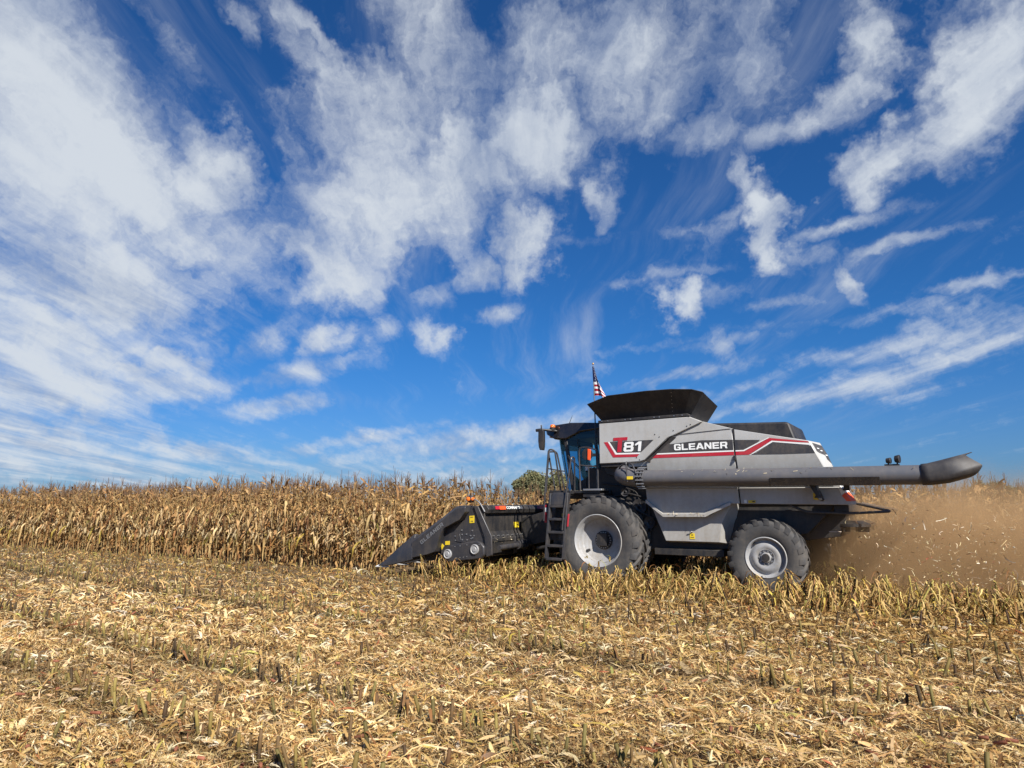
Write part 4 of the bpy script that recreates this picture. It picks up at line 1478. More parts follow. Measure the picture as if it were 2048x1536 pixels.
for s in (1, -1):
    bm = bmesh.new()
    prism(bm, EP, HN * s - 0.02, HN * s + 0.02)
    ep = part('end_panel', bm, M['charcoal'], head, 0.008)
    bm = bmesh.new()
    v0 = HN + 0.02 if s > 0 else -HN - 0.06
    prism(bm, [(-2.975, 1.735), (-2.85, 1.73), (-2.46, 1.05), (-2.44, 0.62), (-2.60, 0.56), (-2.66, 1.02)], v0, v0 + 0.05)
    part('end_post', bm, M['charcoal'], head, 0.012)
    if s > 0:
        for (uu, ww) in ((-3.34, 1.16), (-3.33, 1.06), (-3.32, 0.94), (-3.20, 1.07), (-3.18, 0.94), (-3.03, 1.16), (-3.08, 1.04), (-3.02, 0.99), (-2.98, 1.04), (-3.52, 0.92), (-3.53, 1.02), (-3.06, 0.97)):
            bm = bmesh.new()
            disc_v(bm, uu, HN + 0.035, ww, 0.017, 0.02, 8)
            part('bolt', bm, M['steel'], head, 0)
        bm = bmesh.new()
        prism(bm, [(-3.52, 1.05), (-3.40, 1.08), (-3.36, 0.95), (-3.25, 0.90), (-3.28, 0.86), (-3.50, 0.90)], HN + 0.02, HN + 0.035)
        part('stiffener_plate', bm, M['charcoal'], head, 0.004)
        # drive cover with two round caps
        bm = bmesh.new()
        prism(bm, [(-3.80, 0.43), (-3.66, 0.405), (-2.72, 0.52), (-2.62, 0.62), (-2.62, 0.80), (-2.72, 0.90), (-2.86, 0.93), (-3.68, 0.80), (-3.80, 0.72)], HN + 0.02, HN + 0.14)
        dc = part('drive_cover', bm, M['charcoal'], head, 0.03)
        for cu_, cw_ in ((-3.655, 0.60), (-2.87, 0.735)):
            bm = bmesh.new()
            lathe_v(bm, [(0.115, HN + 0.14), (0.115, HN + 0.17), (0.10, HN + 0.18), (0.085, HN + 0.165), (0.06, HN + 0.165), (0.05, HN + 0.18), (0.005, HN + 0.18)], cu_, cw_, 32)
            part('round_cap', bm, M['rim'], head, 0, ang=40)
        for (uu, ww) in ((-3.45, 0.78), (-3.3, 0.80), (-3.1, 0.83), (-3.42, 0.52), (-3.3, 0.53), (-3.2, 0.545), (-3.1, 0.56), (-2.75, 0.85)):
            bm = bmesh.new()
            disc_v(bm, uu, HN + 0.15, ww, 0.012, 0.015, 8)
            part('bolt', bm, M['steel'], head, 0)
        for q in ([(-3.11, 1.33), (-2.98, 1.34), (-2.98, 1.51), (-3.12, 1.50)], [(-3.83, 0.80), (-3.70, 0.81), (-3.70, 0.90), (-3.83, 0.89)], [(-3.93, 0.68), (-3.86, 0.78), (-3.93, 0.83), (-3.96, 0.80)]):
            bm = bmesh.new()
            prism(bm, q, HN + 0.02, HN + 0.03)
            part('warning_sticker', bm, M['yellow'], head, 0)
        bm = bmesh.new()
        prism(bm, [(-3.09, 1.46), (-3.01, 1.465), (-3.01, 1.48), (-3.09, 1.475)], HN + 0.03, HN + 0.033)
        prism(bm, [(-3.08, 1.36), (-3.05, 1.36), (-3.06, 1.40)], HN + 0.03, HN + 0.033)
        prism(bm, [(-3.04, 1.36), (-3.01, 1.36), (-3.025, 1.40)], HN + 0.03, HN + 0.033)
        part('warning_mark', bm, M['black'], head, 0)


def divider(vc, wide, k):
    """pointed snout: nose cone and the raised cover behind it"""
    bm = bmesh.new()
    hw = wide
    def ring(u, wl, wt, hw_, wm):
        return [(u, vc - hw_, wl), (u, vc + hw_, wl), (u, vc + hw_ * 0.96, wm), (u, vc + hw_ * 0.35, wt), (u, vc - hw_ * 0.35, wt), (u, vc - hw_ * 0.96, wm)]
    loft(bm, [ring(-5.98, 0.20, 0.23, 0.02, 0.215), ring(-5.75, 0.215, 0.36, hw * 0.35, 0.28), ring(-5.3, 0.30, 0.68, hw * 0.7, 0.46), ring(-4.76, 0.42, 1.04, hw, 0.70), ring(-4.72, 0.44, 1.02, hw * 0.98, 0.72)])
    nose = part('snout', bm, M['charcoal'], head, 0.01, ang=30)
    bm = bmesh.new()
    def ring2(u, wl, wt, hw_, ch):
        return [(u, vc - hw_, wl), (u, vc + hw_, wl), (u, vc + hw_, wt - ch), (u, vc + hw_ - ch * 0.8, wt), (u, vc - hw_ + ch * 0.8, wt), (u, vc - hw_, wt - ch)]
    loft(bm, [ring2(-4.74, 0.47, 0.94, hw * 0.93, 0.10), ring2(-4.50, 0.52, 1.08, hw * 0.95, 0.10), ring2(-4.25, 0.57, 1.22, hw * 0.97, 0.10), ring2(-4.02, 0.64, 1.36, hw, 0.10), ring2(-3.95, 0.76, 1.40, hw, 0.10), ring2(-3.86, 1.05, 1.45, hw, 0.10),
              ring2(-3.74, 1.21, 1.53, hw, 0.10), ring2(-3.55, 1.29, 1.65, hw, 0.09), ring2(-3.40, 1.36, 1.725, hw, 0.07), ring2(-3.28, 1.41, 1.745, hw, 0.06), ring2(-3.12, 1.60, 1.74, hw, 0.05)])
    cov = part('snout_cover', bm, M['charcoal'], head, 0.008, ang=30)
    bm = bmesh.new()
    loft(bm, [[(-6.10, vc + 0.0, 0.195), (-6.10, vc + 0.012, 0.185), (-6.10, vc, 0.175), (-6.10, vc - 0.012, 0.185)],
              [(-5.96, vc + 0.0, 0.250), (-5.96, vc + 0.035, 0.20), (-5.96, vc, 0.165), (-5.96, vc - 0.035, 0.20)],
              [(-5.78, vc + 0.0, 0.235), (-5.78, vc + 0.05, 0.20), (-5.78, vc, 0.175), (-5.78, vc - 0.05, 0.20)],
              [(-5.62, vc, 0.215), (-5.62, vc + 0.035, 0.20), (-5.62, vc, 0.19), (-5.62, vc - 0.035, 0.20)]])
    part('snout_tip', bm, M['white'], head, 0.004)
    return nose, cov


nose, cov = divider(2.30, 0.19, 0)
glyph_text('GLEANER', 0.095, 0.10, 0.022, M['steel'], 'maker_name', head, face_left(-4.42, 2.30 + 0.19 + 0.004, 0.80, roll=R(35)))
for k in range(1, 6):
    divider(2.30 - 0.766 * k, 0.15, k)
divider(-2.30, 0.19, 6)
bm = bmesh.new()
for k in range(6):
    vv = 1.905 - 0.762 * k
    box(bm, -4.7, -3.0, vv - 0.22, vv - 0.10, 0.40, 0.55)
    box(bm, -4.7, -3.0, vv + 0.10, vv + 0.22, 0.40, 0.55)
part('row_units', bm, M['dark'], head, 0.01)
bm = bmesh.new()
tube(bm, [(-3.25, -2.2, 0.95), (-3.25, 2.2, 0.95)], 0.13, 16)
for i in range(2):
    ps = []
    for a in np.linspace(0, 14 * math.pi, 180):
        ps.append((-3.25 + 0.24 * math.cos(a), -2.2 + 2.2 * a / (14 * math.pi) if i == 0 else 2.2 - 2.2 * a / (14 * math.pi), 0.95 + 0.24 * math.sin(a)))
    tube(bm, ps, 0.02, 6)
part('cross_auger', bm, M['steel'], head, 0)
bm = bmesh.new()
tube(bm, [(-2.36, 2.18, 0.775), (-2.36, 1.22, 0.80)], 0.062, 14)
tube(bm, [(-2.36, 1.36, 0.80), (-2.36, 1.14, 0.80)], [0.10, 0.12], 14)
part('drive_shaft', bm, M['charcoal'], head, 0)
bm = bmesh.new()
tube(bm, [(-2.36, 1.10, 0.80), (-2.36, 0.88, 0.80)], [0.135, 0.12], 16)
part('shaft_guard', bm, M['black'], head, 0)
# reflectors and lettering along the top beam
BU = -2.565
def beam_rect(v_a, v_b, w_a, w_b, mat, name, u=BU):
    bm = bmesh.new()
    fs = [(u, v_a, w_a), (u, v_b, w_a), (u - 0.02, v_b, w_b), (u - 0.02, v_a, w_b)]
    q = quadface(bm, fs)
    ex = bmesh.ops.extrude_face_region(bm, geom=[q])
    bmesh.ops.translate(bm, verts=[e for e in ex['geom'] if isinstance(e, bmesh.types.BMVert)], vec=(-0.006, 0, 0))
    return part(name, bm, mat, head, 0)
beam_rect(2.0, 1.82, 1.655, 1.73, M['red'], 'reflector')
beam_rect(1.82, 1.55, 1.65, 1.735, M['orange'], 'reflector')
beam_rect(-0.02, -0.12, 1.655, 1.725, M['red'], 'reflector')
beam_rect(-0.12, -0.36, 1.65, 1.735, M['orange'], 'reflector')
MT = Matrix.Translation(X(BU + 0.0, 1.52, 1.662)) @ Matrix.Rotation(R(90), 4, 'Z') @ Matrix.Rotation(R(77), 4, 'X')
text_bm('COMMAND', 0.092, M['white'], 'header_name', head, MT, 0.03, 1.28, 0.0, 1.05)
MT = Matrix.Translation(X(BU + 0.0, 0.86, 1.662)) @ Matrix.Rotation(R(90), 4, 'Z') @ Matrix.Rotation(R(77), 4, 'X')
text_bm('30', 0.085, M['steel'], 'header_number', head, MT, 0.02, 1.1)
beam_rect(0.98, 0.74, 1.20, 1.38, M['yellow'], 'warning_sticker', -2.685)
# amber marker lamp on its bracket
bm = bmesh.new()
tube(bm, arc_pts([(-2.68, 2.30, 1.60), (-2.80, 2.32, 1.80), (-2.92, 2.33, 1.885), (-3.05, 2.33, 1.885)], 0.06), 0.016, 8)
mk = part('marker_arm', bm, M['steel'], head, 0)
bm = bmesh.new()
lathe_v(bm, [(0.055, 2.25), (0.085, 2.27), (0.09, 2.33), (0.06, 2.36), (0.06, 2.40), (0.01, 2.40)], -3.09, 1.895, 24)
mc = part('marker_lamp', bm, M['black'], head, 0)
bm = bmesh.new()
lathe_v(bm, [(0.055, 2.40), (0.05, 2.425), (0.03, 2.44), (0.003, 2.445)], -3.09, 1.895, 24)
tube(bm, [(-3.02, 2.32, 1.895), (-2.985, 2.32, 1.895)], [0.05, 0.035], 14)
part('amber_lens', bm, M['amber'], head, 0, 'orange lens of the marker lamp')

# ================================================================== flag on its pole
fl = empty('flag', tuple(field(-0.16, 1.42, 2.06)), HEADING)
tag(fl, 'small limp American flag on a thin pole behind the cab', 'flag')
bm = bmesh.new()
P0, P1 = Vector(X(0, 0, 0)), Vector(X(-0.24, -0.40, 3.06))
tube(bm, [P0, P0.lerp(P1, 0.5), P1], [0.020, 0.016, 0.007], 10, raw=True)
pole = obj('pole', bm, M['charcoal'], fl)
bm = bmesh.new()
bmesh.ops.create_uvsphere(bm, u_segments=12, v_segments=8, radius=0.026, matrix=Matrix.Translation(P1 + Vector((0, 0, 0.02))))
obj('finial', bm, paint('gilt_finial', (0.6, 0.38, 0.15), 0.35, 0.6, 0.05), fl)
ni, nj = 96, 40                     # down the hoist, along the fly
FH = 0.74
verts, colr = [], []
axis = (P1 - P0).normalized()
for i in range(ni + 1):
    s = i / ni
    for j in range(nj + 1):
        f = j / nj
        # limp cloth: a flat pleat beside the hoist, the fly hanging down in folds behind it
        f1, f2 = min(f / 0.45, 1.0), max(0.0, (f - 0.45) / 0.55)
        wid = (0.045 + 0.125 * s) * f1 + (0.03 + 0.22 * s) * f2
        drop = 0.015 * f1 + 0.25 * f2
        p = P1 - axis * (0.05 + FH * s)
        p = p + Vector((wid - 0.012, -0.022 + 0.03 * math.sin(f1 * 3.0) * -s + 0.05 * math.sin(f2 * 7.0 + s) * (0.3 + s), -drop))
        verts.append(p)
        # colour of the cloth at this point
        if s < 0.54 and f < 0.90:
            c = (0.012, 0.018, 0.075)
            a_, b_ = s / 0.54 * 9, f / 0.90 * 5.5
            if (int(a_) + int(b_ * 2)) % 2 == 0 and abs(a_ % 1 - 0.5) < 0.20 and abs(b_ * 2 % 1 - 0.5) < 0.24 and f > 0.25:
                c = (0.78, 0.78, 0.78)
        else:
            c = (0.34, 0.008, 0.025) if int(s * 13) % 2 == 0 else (0.80, 0.79, 0.77)
        colr.append(c)
idx = np.arange((ni + 1) * (nj + 1)).reshape(ni + 1, nj + 1)
fc = np.stack([idx[:-1, :-1], idx[:-1, 1:], idx[1:, 1:], idx[1:, :-1]], -1).reshape(-1, 4)
np_mesh('flag_cloth', np.array(verts), fc, np.array(colr), leaf_mat('flag_cloth', 0.25, 0.8, 0.03), fl, smooth=True)

# scraps of straw that have settled on the machine
rf = np.random.default_rng(8)
fl_v, fl_f, fl_c = [], [], []
spots = []
for _ in range(34):                                         # along the top of the tube
    a = rf.uniform(0.2, 1.5)
    spots.append((rf.uniform(1.3, 6.2), AV + 0.176 * math.cos(a), 2.31 - 0.005 * 0 + 0.172 * math.sin(a)))
for _ in range(40):                                         # header beam and trough
    spots.append((rf.uniform(-2.85, -2.62), rf.uniform(-2.0, 2.2), 1.762))
for _ in range(26):
    spots.append((-2.53, rf.uniform(-1.5, 2.1), rf.uniform(0.86, 1.0)))
for _ in range(26):                                         # platform and ledge
    spots.append((rf.uniform(-1.1, -0.1), rf.uniform(1.0, 1.6), 2.085))
for _ in range(20):
    spots.append((rf.uniform(1.5, 2.3), 1.603, rf.uniform(1.53, 1.60)))
for k, (u_, v_, w_) in enumerate(spots):
    p_ = np.array(X(u_, v_, w_))
    d_ = rf.normal(0, 1, 3) * np.array([1, 0.5, 0.4])
    d_ /= np.linalg.norm(d_)
    n_ = np.cross(d_, rf.normal(0, 1, 3))
    n_ /= np.linalg.norm(n_)
    L_ = rf.uniform(0.012, 0.05)
    wd = rf.uniform(0.003, 0.008)
    b_ = len(fl_v)
    fl_v += [p_ - d_ * L_ - n_ * wd, p_ - d_ * L_ + n_ * wd, p_ + d_ * L_ + n_ * wd, p_ + d_ * L_ - n_ * wd]
    fl_f.append([b_, b_ + 1, b_ + 2, b_ + 3])
    fl_c += [np.array([0.70, 0.60, 0.42]) * rf.uniform(0.6, 1.15)] * 4
so_ = np_mesh('straw_scraps', np.array(fl_v), np.array(fl_f), np.array(fl_c), M['litter'], root)
so_['kind'] = 'stuff'

# ================================================================== plants and residue
def ribbons(base, path, side, cols, flip=None):
    """base unused; path (n,s,3) centre lines, side (n,s,3) half-width vectors, cols (n,3) or (n,s,3) -> verts, faces, colours"""
    n, s, _ = path.shape
    v = np.stack([path - side, path + side], axis=2).reshape(n, s * 2, 3)
    f = np.array([[2 * i, 2 * i + 1, 2 * i + 3, 2 * i + 2] for i in range(s - 1)])
    faces = (np.arange(n) * (s * 2))[:, None, None] + f[None]
    if cols.ndim == 2:
        c = np.repeat(cols[:, None, :], s * 2, axis=1)
    else:
        c = np.repeat(cols, 2, axis=1)
    return v.reshape(-1, 3), faces.reshape(-1, 4), c.reshape(-1, 3)


def merge(chunks):
    V_, F_, C_ = [], [], []
    o = 0
    for v, f, c in chunks:
        V_.append(v)
        F_.append(f + o)
        C_.append(c)
        o += len(v)
    return np.concatenate(V_), np.concatenate(F_), np.concatenate(C_)


def stick(p0, p1, r0, r1, col, seg=5):
    """tapered stalk without caps as quads plus a capped top"""
    p0, p1 = np.asarray(p0, float), np.asarray(p1, float)
    d = p1 - p0
    d = d / (np.linalg.norm(d) + 1e-9)
    ref = np.array([1.0, 0, 0]) if abs(d[2]) > 0.7 else np.array([0, 0, 1.0])
    a = np.cross(d, ref)
    a /= np.linalg.norm(a)
    b = np.cross(d, a)
    ang = np.arange(seg) * 2 * np.pi / seg
    ring = np.cos(ang)[:, None] * a + np.sin(ang)[:, None] * b
    v = np.concatenate([p0 + ring * r0, p1 + ring * r1, p1[None]])
    f = [[i, (i + 1) % seg, seg + (i + 1) % seg, seg + i] for i in range(seg)]
    f += [[seg + i, seg + (i + 1) % seg, 2 * seg, 2 * seg] for i in range(0)]
    f += [[seg + i, seg + (i + 1) % seg, seg + (i + 2) % seg, 2 * seg] for i in range(0, seg - 1, 2)]
    return v, np.array(f), np.repeat(np.asarray(col, float)[None], len(v), axis=0)


def pick(pal, n, r=None):
    r = r or rng
    w = np.array([p[0] for p in pal])
    k = r.choice(len(pal), n, p=w / w.sum())
    c = np.array([p[1] for p in pal])[k]
    return np.clip(c * r.uniform(0.78, 1.2, (n, 1)) * r.uniform(0.94, 1.06, (n, 3)), 0, 0.9)


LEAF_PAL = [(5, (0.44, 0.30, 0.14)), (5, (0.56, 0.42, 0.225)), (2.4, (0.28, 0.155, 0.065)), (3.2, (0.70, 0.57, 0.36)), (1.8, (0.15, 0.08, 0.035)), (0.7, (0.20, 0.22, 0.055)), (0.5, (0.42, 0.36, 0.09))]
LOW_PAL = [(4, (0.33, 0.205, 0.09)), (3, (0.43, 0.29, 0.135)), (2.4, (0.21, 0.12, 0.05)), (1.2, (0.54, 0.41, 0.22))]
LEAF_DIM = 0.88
TOP_PAL = [(4, (0.42, 0.28, 0.13)), (2.4, (0.29, 0.175, 0.08)), (3, (0.50, 0.36, 0.185)), (0.7, (0.18, 0.10, 0.05))]


def corn_parts(r, lod=0):
    """one dry corn plant about 2.4 m tall at the origin -> dict of part arrays"""
    H_ = r.uniform(2.02, 2.2)
    lean = r.normal(0, 0.04, 2)
    def stem(z):
        z = np.asarray(z, float)
        return np.stack([lean[0] * z * z / 3.0, lean[1] * z * z / 3.0, z], -1)
    seg = 5 if lod == 0 else 3
    stalk = []
    zs = np.linspace(0, H_, 5 if lod == 0 else 3)
    for a, b in zip(zs[:-1], zs[1:]):
        stalk.append(stick(stem(a), stem(b), 0.015 * (1 - 0.6 * a / H_), 0.015 * (1 - 0.6 * b / H_), np.array([0.36, 0.25, 0.11]) * r.uniform(0.7, 1.15), seg))
    # leaves alternate up the stalk, dry and hanging
    nl = r.integers(18, 23) if lod == 0 else 10
    zl = np.linspace(0.22, H_ * 0.99, nl) + r.normal(0, 0.03, nl)
    az0 = r.uniform(0, 2 * np.pi)
    az = az0 + np.arange(nl) * np.pi + r.normal(0, 0.9, nl)
    L_ = r.uniform(0.30, 0.72, nl) * np.where(zl < 0.5, 0.7, 1.0)
    Wd = r.uniform(0.018, 0.044, nl) * (1.0 if lod == 0 else 1.35)
    sN = 8 if lod == 0 else 4
    t = np.linspace(0, 1, sN)[None, :]
    erect = np.where(zl > H_ * 0.84, r.uniform(0.2, 0.9, nl), r.uniform(-0.15, 0.45, nl))[:, None]
    loose = r.random(nl) < 0.45
    out = np.where(loose, r.uniform(0.3, 0.75, nl), r.uniform(0.14, 0.40, nl))[:, None]
    dro = np.where(zl > H_ * 0.84, r.uniform(0.4, 1.1, nl), np.where(loose, r.uniform(0.2, 0.9, nl), r.uniform(0.85, 1.35, nl)))[:, None]
    rad = L_[:, None] * out * (1 - (1 - t) ** 2) * 1.0
    hz = L_[:, None] * (erect * t - dro * t ** 1.6 * 0.95)
    hz = np.maximum(hz, -(zl[:, None] - 0.03))
    kink = r.normal(0, 0.25, (nl, 1)) * t ** 2
    A = az[:, None] + kink
    st = stem(zl)[:, None, :]
    path = st + np.stack([rad * np.cos(A), rad * np.sin(A), hz], -1)
    path += np.cumsum(r.normal(0, 0.014, path.shape), axis=1)
    tw = r.normal(0, 0.6, (nl, 1)) + r.normal(0, 2.6, (nl, 1)) * t + np.cumsum(r.normal(0, 0.25, (nl, sN)), axis=1)
    prof = np.clip(np.minimum(0.45 + 2.2 * t, 1.0) * np.sqrt(np.clip(1.02 - t, 0, 1)) * 1.15, 0.03, 1)
    sd = np.stack([-np.sin(A + tw), np.cos(A + tw), 0.3 * np.sin(tw)], -1) * (Wd[:, None] * prof)[..., None]
    cols = np.zeros((nl, 3))
    for i in range(nl):
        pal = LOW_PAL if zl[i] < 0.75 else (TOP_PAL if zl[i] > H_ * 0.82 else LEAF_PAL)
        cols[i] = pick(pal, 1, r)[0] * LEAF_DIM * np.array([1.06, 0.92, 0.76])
    grad = np.clip(1.05 - 0.25 * (t - 0.3), 0.75, 1.1)[..., None]
    leaves = ribbons(None, path, sd, cols[:, None, :] * grad)
    # tassel
    nt = r.integers(4, 8) if lod == 0 else 3
    a2 = r.uniform(0, 2 * np.pi, nt)
    tt = np.linspace(0, 1, 4)[None, :]
    sp_ = r.uniform(0.03, 0.14, nt)[:, None]
    sp_[0] = 0.01
    ln = r.uniform(0.16, 0.34, nt)[:, None]
    ln[0] = r.uniform(0.26, 0.42)
    top = stem(H_)
    path = top + np.stack([sp_ * tt ** 1.3 * np.cos(a2)[:, None], sp_ * tt ** 1.3 * np.sin(a2)[:, None], ln * tt], -1)
    sd = np.stack([-np.sin(a2)[:, None] + 0 * tt, np.cos(a2)[:, None] + 0 * tt, 0 * tt + np.zeros((nt, 1))], -1) * (0.006 * (1.2 - 0.6 * tt))[..., None]
    sd2 = np.stack([np.cos(a2)[:, None] + 0 * tt, np.sin(a2)[:, None] + 0 * tt, 0 * tt + np.zeros((nt, 1))], -1) * (0.006 * (1.2 - 0.6 * tt))[..., None]
    tcol = pick([(2, (0.22, 0.14, 0.075)), (2, (0.14, 0.085, 0.05)), (1, (0.32, 0.22, 0.12))], nt, r)
    tassel = merge([ribbons(None, path, sd, tcol), ribbons(None, path, sd2, tcol)])
    # ear hanging in its husk
    ears = []
    for z in ([r.uniform(0.9, 1.25)] if lod == 0 else []):
        a = r.uniform(0, 2 * np.pi)
        d = np.array([math.cos(a), math.sin(a), 0])
        p = stem(z) + d * 0.03
        ec = np.array([0.56, 0.44, 0.25]) * r.uniform(0.7, 1.15)
        q = p + d * 0.06 + np.array([0, 0, r.choice([-0.10, 0.08])])
        e = p + d * 0.12 + np.array([0, 0, r.choice([-0.24, -0.22, -0.25])])
        ears += [stick(p, p * 0.5 + e * 0.5, 0.012, 0.032, ec, 7), stick(p * 0.5 + e * 0.5, e, 0.032, 0.012, ec, 7)]
    return {'stalk': merge(stalk), 'leaves': leaves, 'tassel': tassel, 'ear': merge(ears) if ears else None, 'all': merge(stalk + [leaves, tassel] + ears)}


def place_all(parts, xy, rot, sc, z=0.0, tint=None, tiltv=None):
    """merge many copies: parts list of (v,f,c) variants chosen cyclically"""
    out = []
    n = len(xy)
    kv = rng.integers(0, len(parts), n)
    for k, (v, f, c) in enumerate(parts):
        idx = np.nonzero(kv == k)[0]
        if len(idx) == 0:
            continue
        cs, sn = np.cos(rot[idx]), np.sin(rot[idx])
        s_ = sc[idx]
        x = (v[None, :, 0] * cs[:, None] - v[None, :, 1] * sn[:, None]) * s_[:, None]
        y = (v[None, :, 0] * sn[:, None] + v[None, :, 1] * cs[:, None]) * s_[:, None]
        zz = v[None, :, 2] * s_[:, None]
        if tiltv is not None:
            x = x + zz * tiltv[idx, 0][:, None]
            y = y + zz * tiltv[idx, 1][:, None]
        x = x + xy[idx, 0][:, None]
        y = y + xy[idx, 1][:, None]
        P_ = np.stack([x, y, zz + z], -1).reshape(-1, 3)
        F_ = (f[None] + (np.arange(len(idx)) * len(v))[:, None, None]).reshape(-1, f.shape[1])
        tn = np.ones((len(idx), 1, 3)) if tint is None else tint[idx][:, None, :]
        C_ = (c[None] * tn).reshape(-1, 3)
        out.append((P_, F_, C_))
    return merge(out)


r1 = np.random.default_rng(21)
corn_var = [corn_parts(r1, 0) for _ in range(9)]
corn_low = [corn_parts(r1, 1) for _ in range(6)]

# planting positions
def row_positions(v, u0, u1, step, jit=0.03):
    u = np.arange(u0, u1, step)
    u = u + rng.normal(0, step * 0.2, len(u))
    keep = rng.random(len(u)) > 0.04
    u = u[keep]
    return np.stack([u, v + rng.normal(0, jit, len(u))], -1)


rows_front = [row_positions(1.905 - 0.762 * k, -36, -5.75 + (0.9 if k > 0 else 0.0) * 0 + rng.uniform(-0.1, 0.1), 0.165) for k in range(9)]
rows_far = [row_positions(-4.2 - 0.762 * k, -5.9, 15, 0.165) for k in range(8)]
front = np.concatenate(rows_front)
far = np.concatenate(rows_far)
fw, rw = field(front[:, 0], front[:, 1]), field(far[:, 0], far[:, 1])


def in_view(p, m=0.0, lim=0.752):
    return (p[:, 1] > 0.5) & (np.abs(p[:, 0]) < lim * p[:, 1] + m)


# the 300 plants that show largest: the two outer rows at the cut edge, then the nearest of the rest
cand = [(float(np.hypot(*p[:2])), tuple(p), 0.0) for p in fw[:len(rows_front[0]) + len(rows_front[1])] if in_view(p[None], 0.3)[0]]
cand.sort()
edge = cand[:235]
cand2 = [(float(np.hypot(*p[:2])), tuple(p), 1.0) for p in rw[:len(rows_far[0])] if in_view(p[None], 0.3)[0] and (p[0] / p[1] > 0.50 or p[0] / p[1] < 0.06)]
cand2.sort()
edge2 = cand2[:300 - len(edge)]
chosen = set(c[1] for c in edge + edge2)
corn_me = []
for cv in corn_var:
    d = {}
    for pn in ('stalk', 'leaves', 'tassel', 'ear'):
        v, f, c = cv[pn]
        d[pn] = np_mesh(pn, v, f, c, M['leaf'], obj_too=False)
    corn_me.append(d)
CORN_LABEL = 'dry tan standing corn plant with hanging leaves at the cut edge of the field'
CORN_LABEL2 = 'dry standing corn plant in the row beyond the harvester'
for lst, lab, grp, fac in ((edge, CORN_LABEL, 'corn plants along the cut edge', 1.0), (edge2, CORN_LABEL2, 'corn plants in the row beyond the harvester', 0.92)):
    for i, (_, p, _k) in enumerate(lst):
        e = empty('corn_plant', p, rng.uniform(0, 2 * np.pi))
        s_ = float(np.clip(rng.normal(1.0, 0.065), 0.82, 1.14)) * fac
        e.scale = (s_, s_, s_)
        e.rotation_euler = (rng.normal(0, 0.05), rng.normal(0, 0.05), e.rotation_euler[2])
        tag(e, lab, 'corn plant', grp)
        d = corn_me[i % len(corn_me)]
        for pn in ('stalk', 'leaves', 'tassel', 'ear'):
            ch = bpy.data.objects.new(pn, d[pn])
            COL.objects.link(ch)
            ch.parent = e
rest_f = np.array([p for p in fw if tuple(p) not in chosen])
rest_r = np.array([p for p in rw if tuple(p) not in chosen])


def corn_mass(name, P_, parts, fac, label):
    n = len(P_)
    tint = rng.uniform(0.85, 1.12, (n, 1)) * np.ones((1, 3))
    v, f, c = place_all([q['all'] for q in parts], P_[:, :2], rng.uniform(0, 6.28, n), rng.normal(1.0, 0.07, n).clip(0.8, 1.15) * fac, 0.0, tint, rng.normal(0, 0.05, (n, 2)))
    o = np_mesh(name, v, f, c, M['leaf'])
    tag(o, label, 'corn', kind='stuff')
    return o


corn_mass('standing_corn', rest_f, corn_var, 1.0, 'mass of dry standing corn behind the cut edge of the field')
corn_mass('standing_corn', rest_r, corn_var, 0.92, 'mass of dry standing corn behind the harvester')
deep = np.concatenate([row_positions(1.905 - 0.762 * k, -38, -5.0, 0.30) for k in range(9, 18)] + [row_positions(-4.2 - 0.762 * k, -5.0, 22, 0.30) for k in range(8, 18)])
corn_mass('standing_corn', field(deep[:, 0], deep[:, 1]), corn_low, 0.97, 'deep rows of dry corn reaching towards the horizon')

# ------------------------------------------------------------------ stubble: cut stalks in rows
STUB_PAL = [(3, (0.17, 0.125, 0.035)), (3, (0.12, 0.07, 0.028)), (4, (0.06, 0.036, 0.018)), (0.8, (0.28, 0.22, 0.06)), (0.4, (0.12, 0.10, 0.03))]


def stub_variant(r, h0, h1, leafy):
    h = r.uniform(h0, h1)
    rad = r.uniform(0.0095, 0.0145)
    lx, ly = r.normal(0, 0.10, 2)
    col = pick(STUB_PAL, 1, r)[0]
    mid = np.array([lx * h * 0.5, ly * h * 0.5, h * 0.5])
    top = np.array([lx * h, ly * h, h])
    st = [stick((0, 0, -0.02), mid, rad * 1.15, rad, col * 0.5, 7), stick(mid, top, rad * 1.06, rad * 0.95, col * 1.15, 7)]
    lv = []
    if leafy:
        n = leafy
        t = np.linspace(0, 1, 5)[None, :]
        az = r.uniform(0, 2 * np.pi, n)
        L_ = r.uniform(0.16, 0.42, n)
        z0 = r.uniform(0.25, 1.0, n) * h
        up_ = r.uniform(-0.2, 0.7, n)[:, None]
        rr_ = L_[:, None] * r.uniform(0.25, 0.7, n)[:, None] * t
        zz = z0[:, None] + L_[:, None] * (up_ * t - 0.9 * t ** 1.8)
        zz = np.maximum(zz, 0.01)
        path = np.stack([rr_ * np.cos(az)[:, None] + lx * z0[:, None], rr_ * np.sin(az)[:, None] + ly * z0[:, None], zz], -1)
        path = path + np.cumsum(r.normal(0, 0.014, path.shape), axis=1) * np.array([1, 1, 0.8])
        path[..., 2] = np.maximum(path[..., 2], 0.01)
        tw = r.normal(0, 0.9, (n, 1)) * t + az[:, None]
        wd = (r.uniform(0.005, 0.017, n)[:, None] * np.sqrt(np.clip(1.05 - t, 0, 1)))[..., None]
        sd = np.stack([-np.sin(tw), np.cos(tw), 0.3 * np.sin(tw * 2)], -1) * wd
        cl = pick([(4, (0.50, 0.38, 0.17)), (3, (0.38, 0.26, 0.11)), (2, (0.62, 0.49, 0.25)), (1.0, (0.48, 0.40, 0.10)), (0.3, (0.26, 0.26, 0.07)), (1.6, (0.22, 0.12, 0.05))], n, r) * np.array([1.05, 0.93, 0.74])
        lv = [ribbons(None, path, sd, cl)]
    return merge(st), (lv[0] if lv else None)


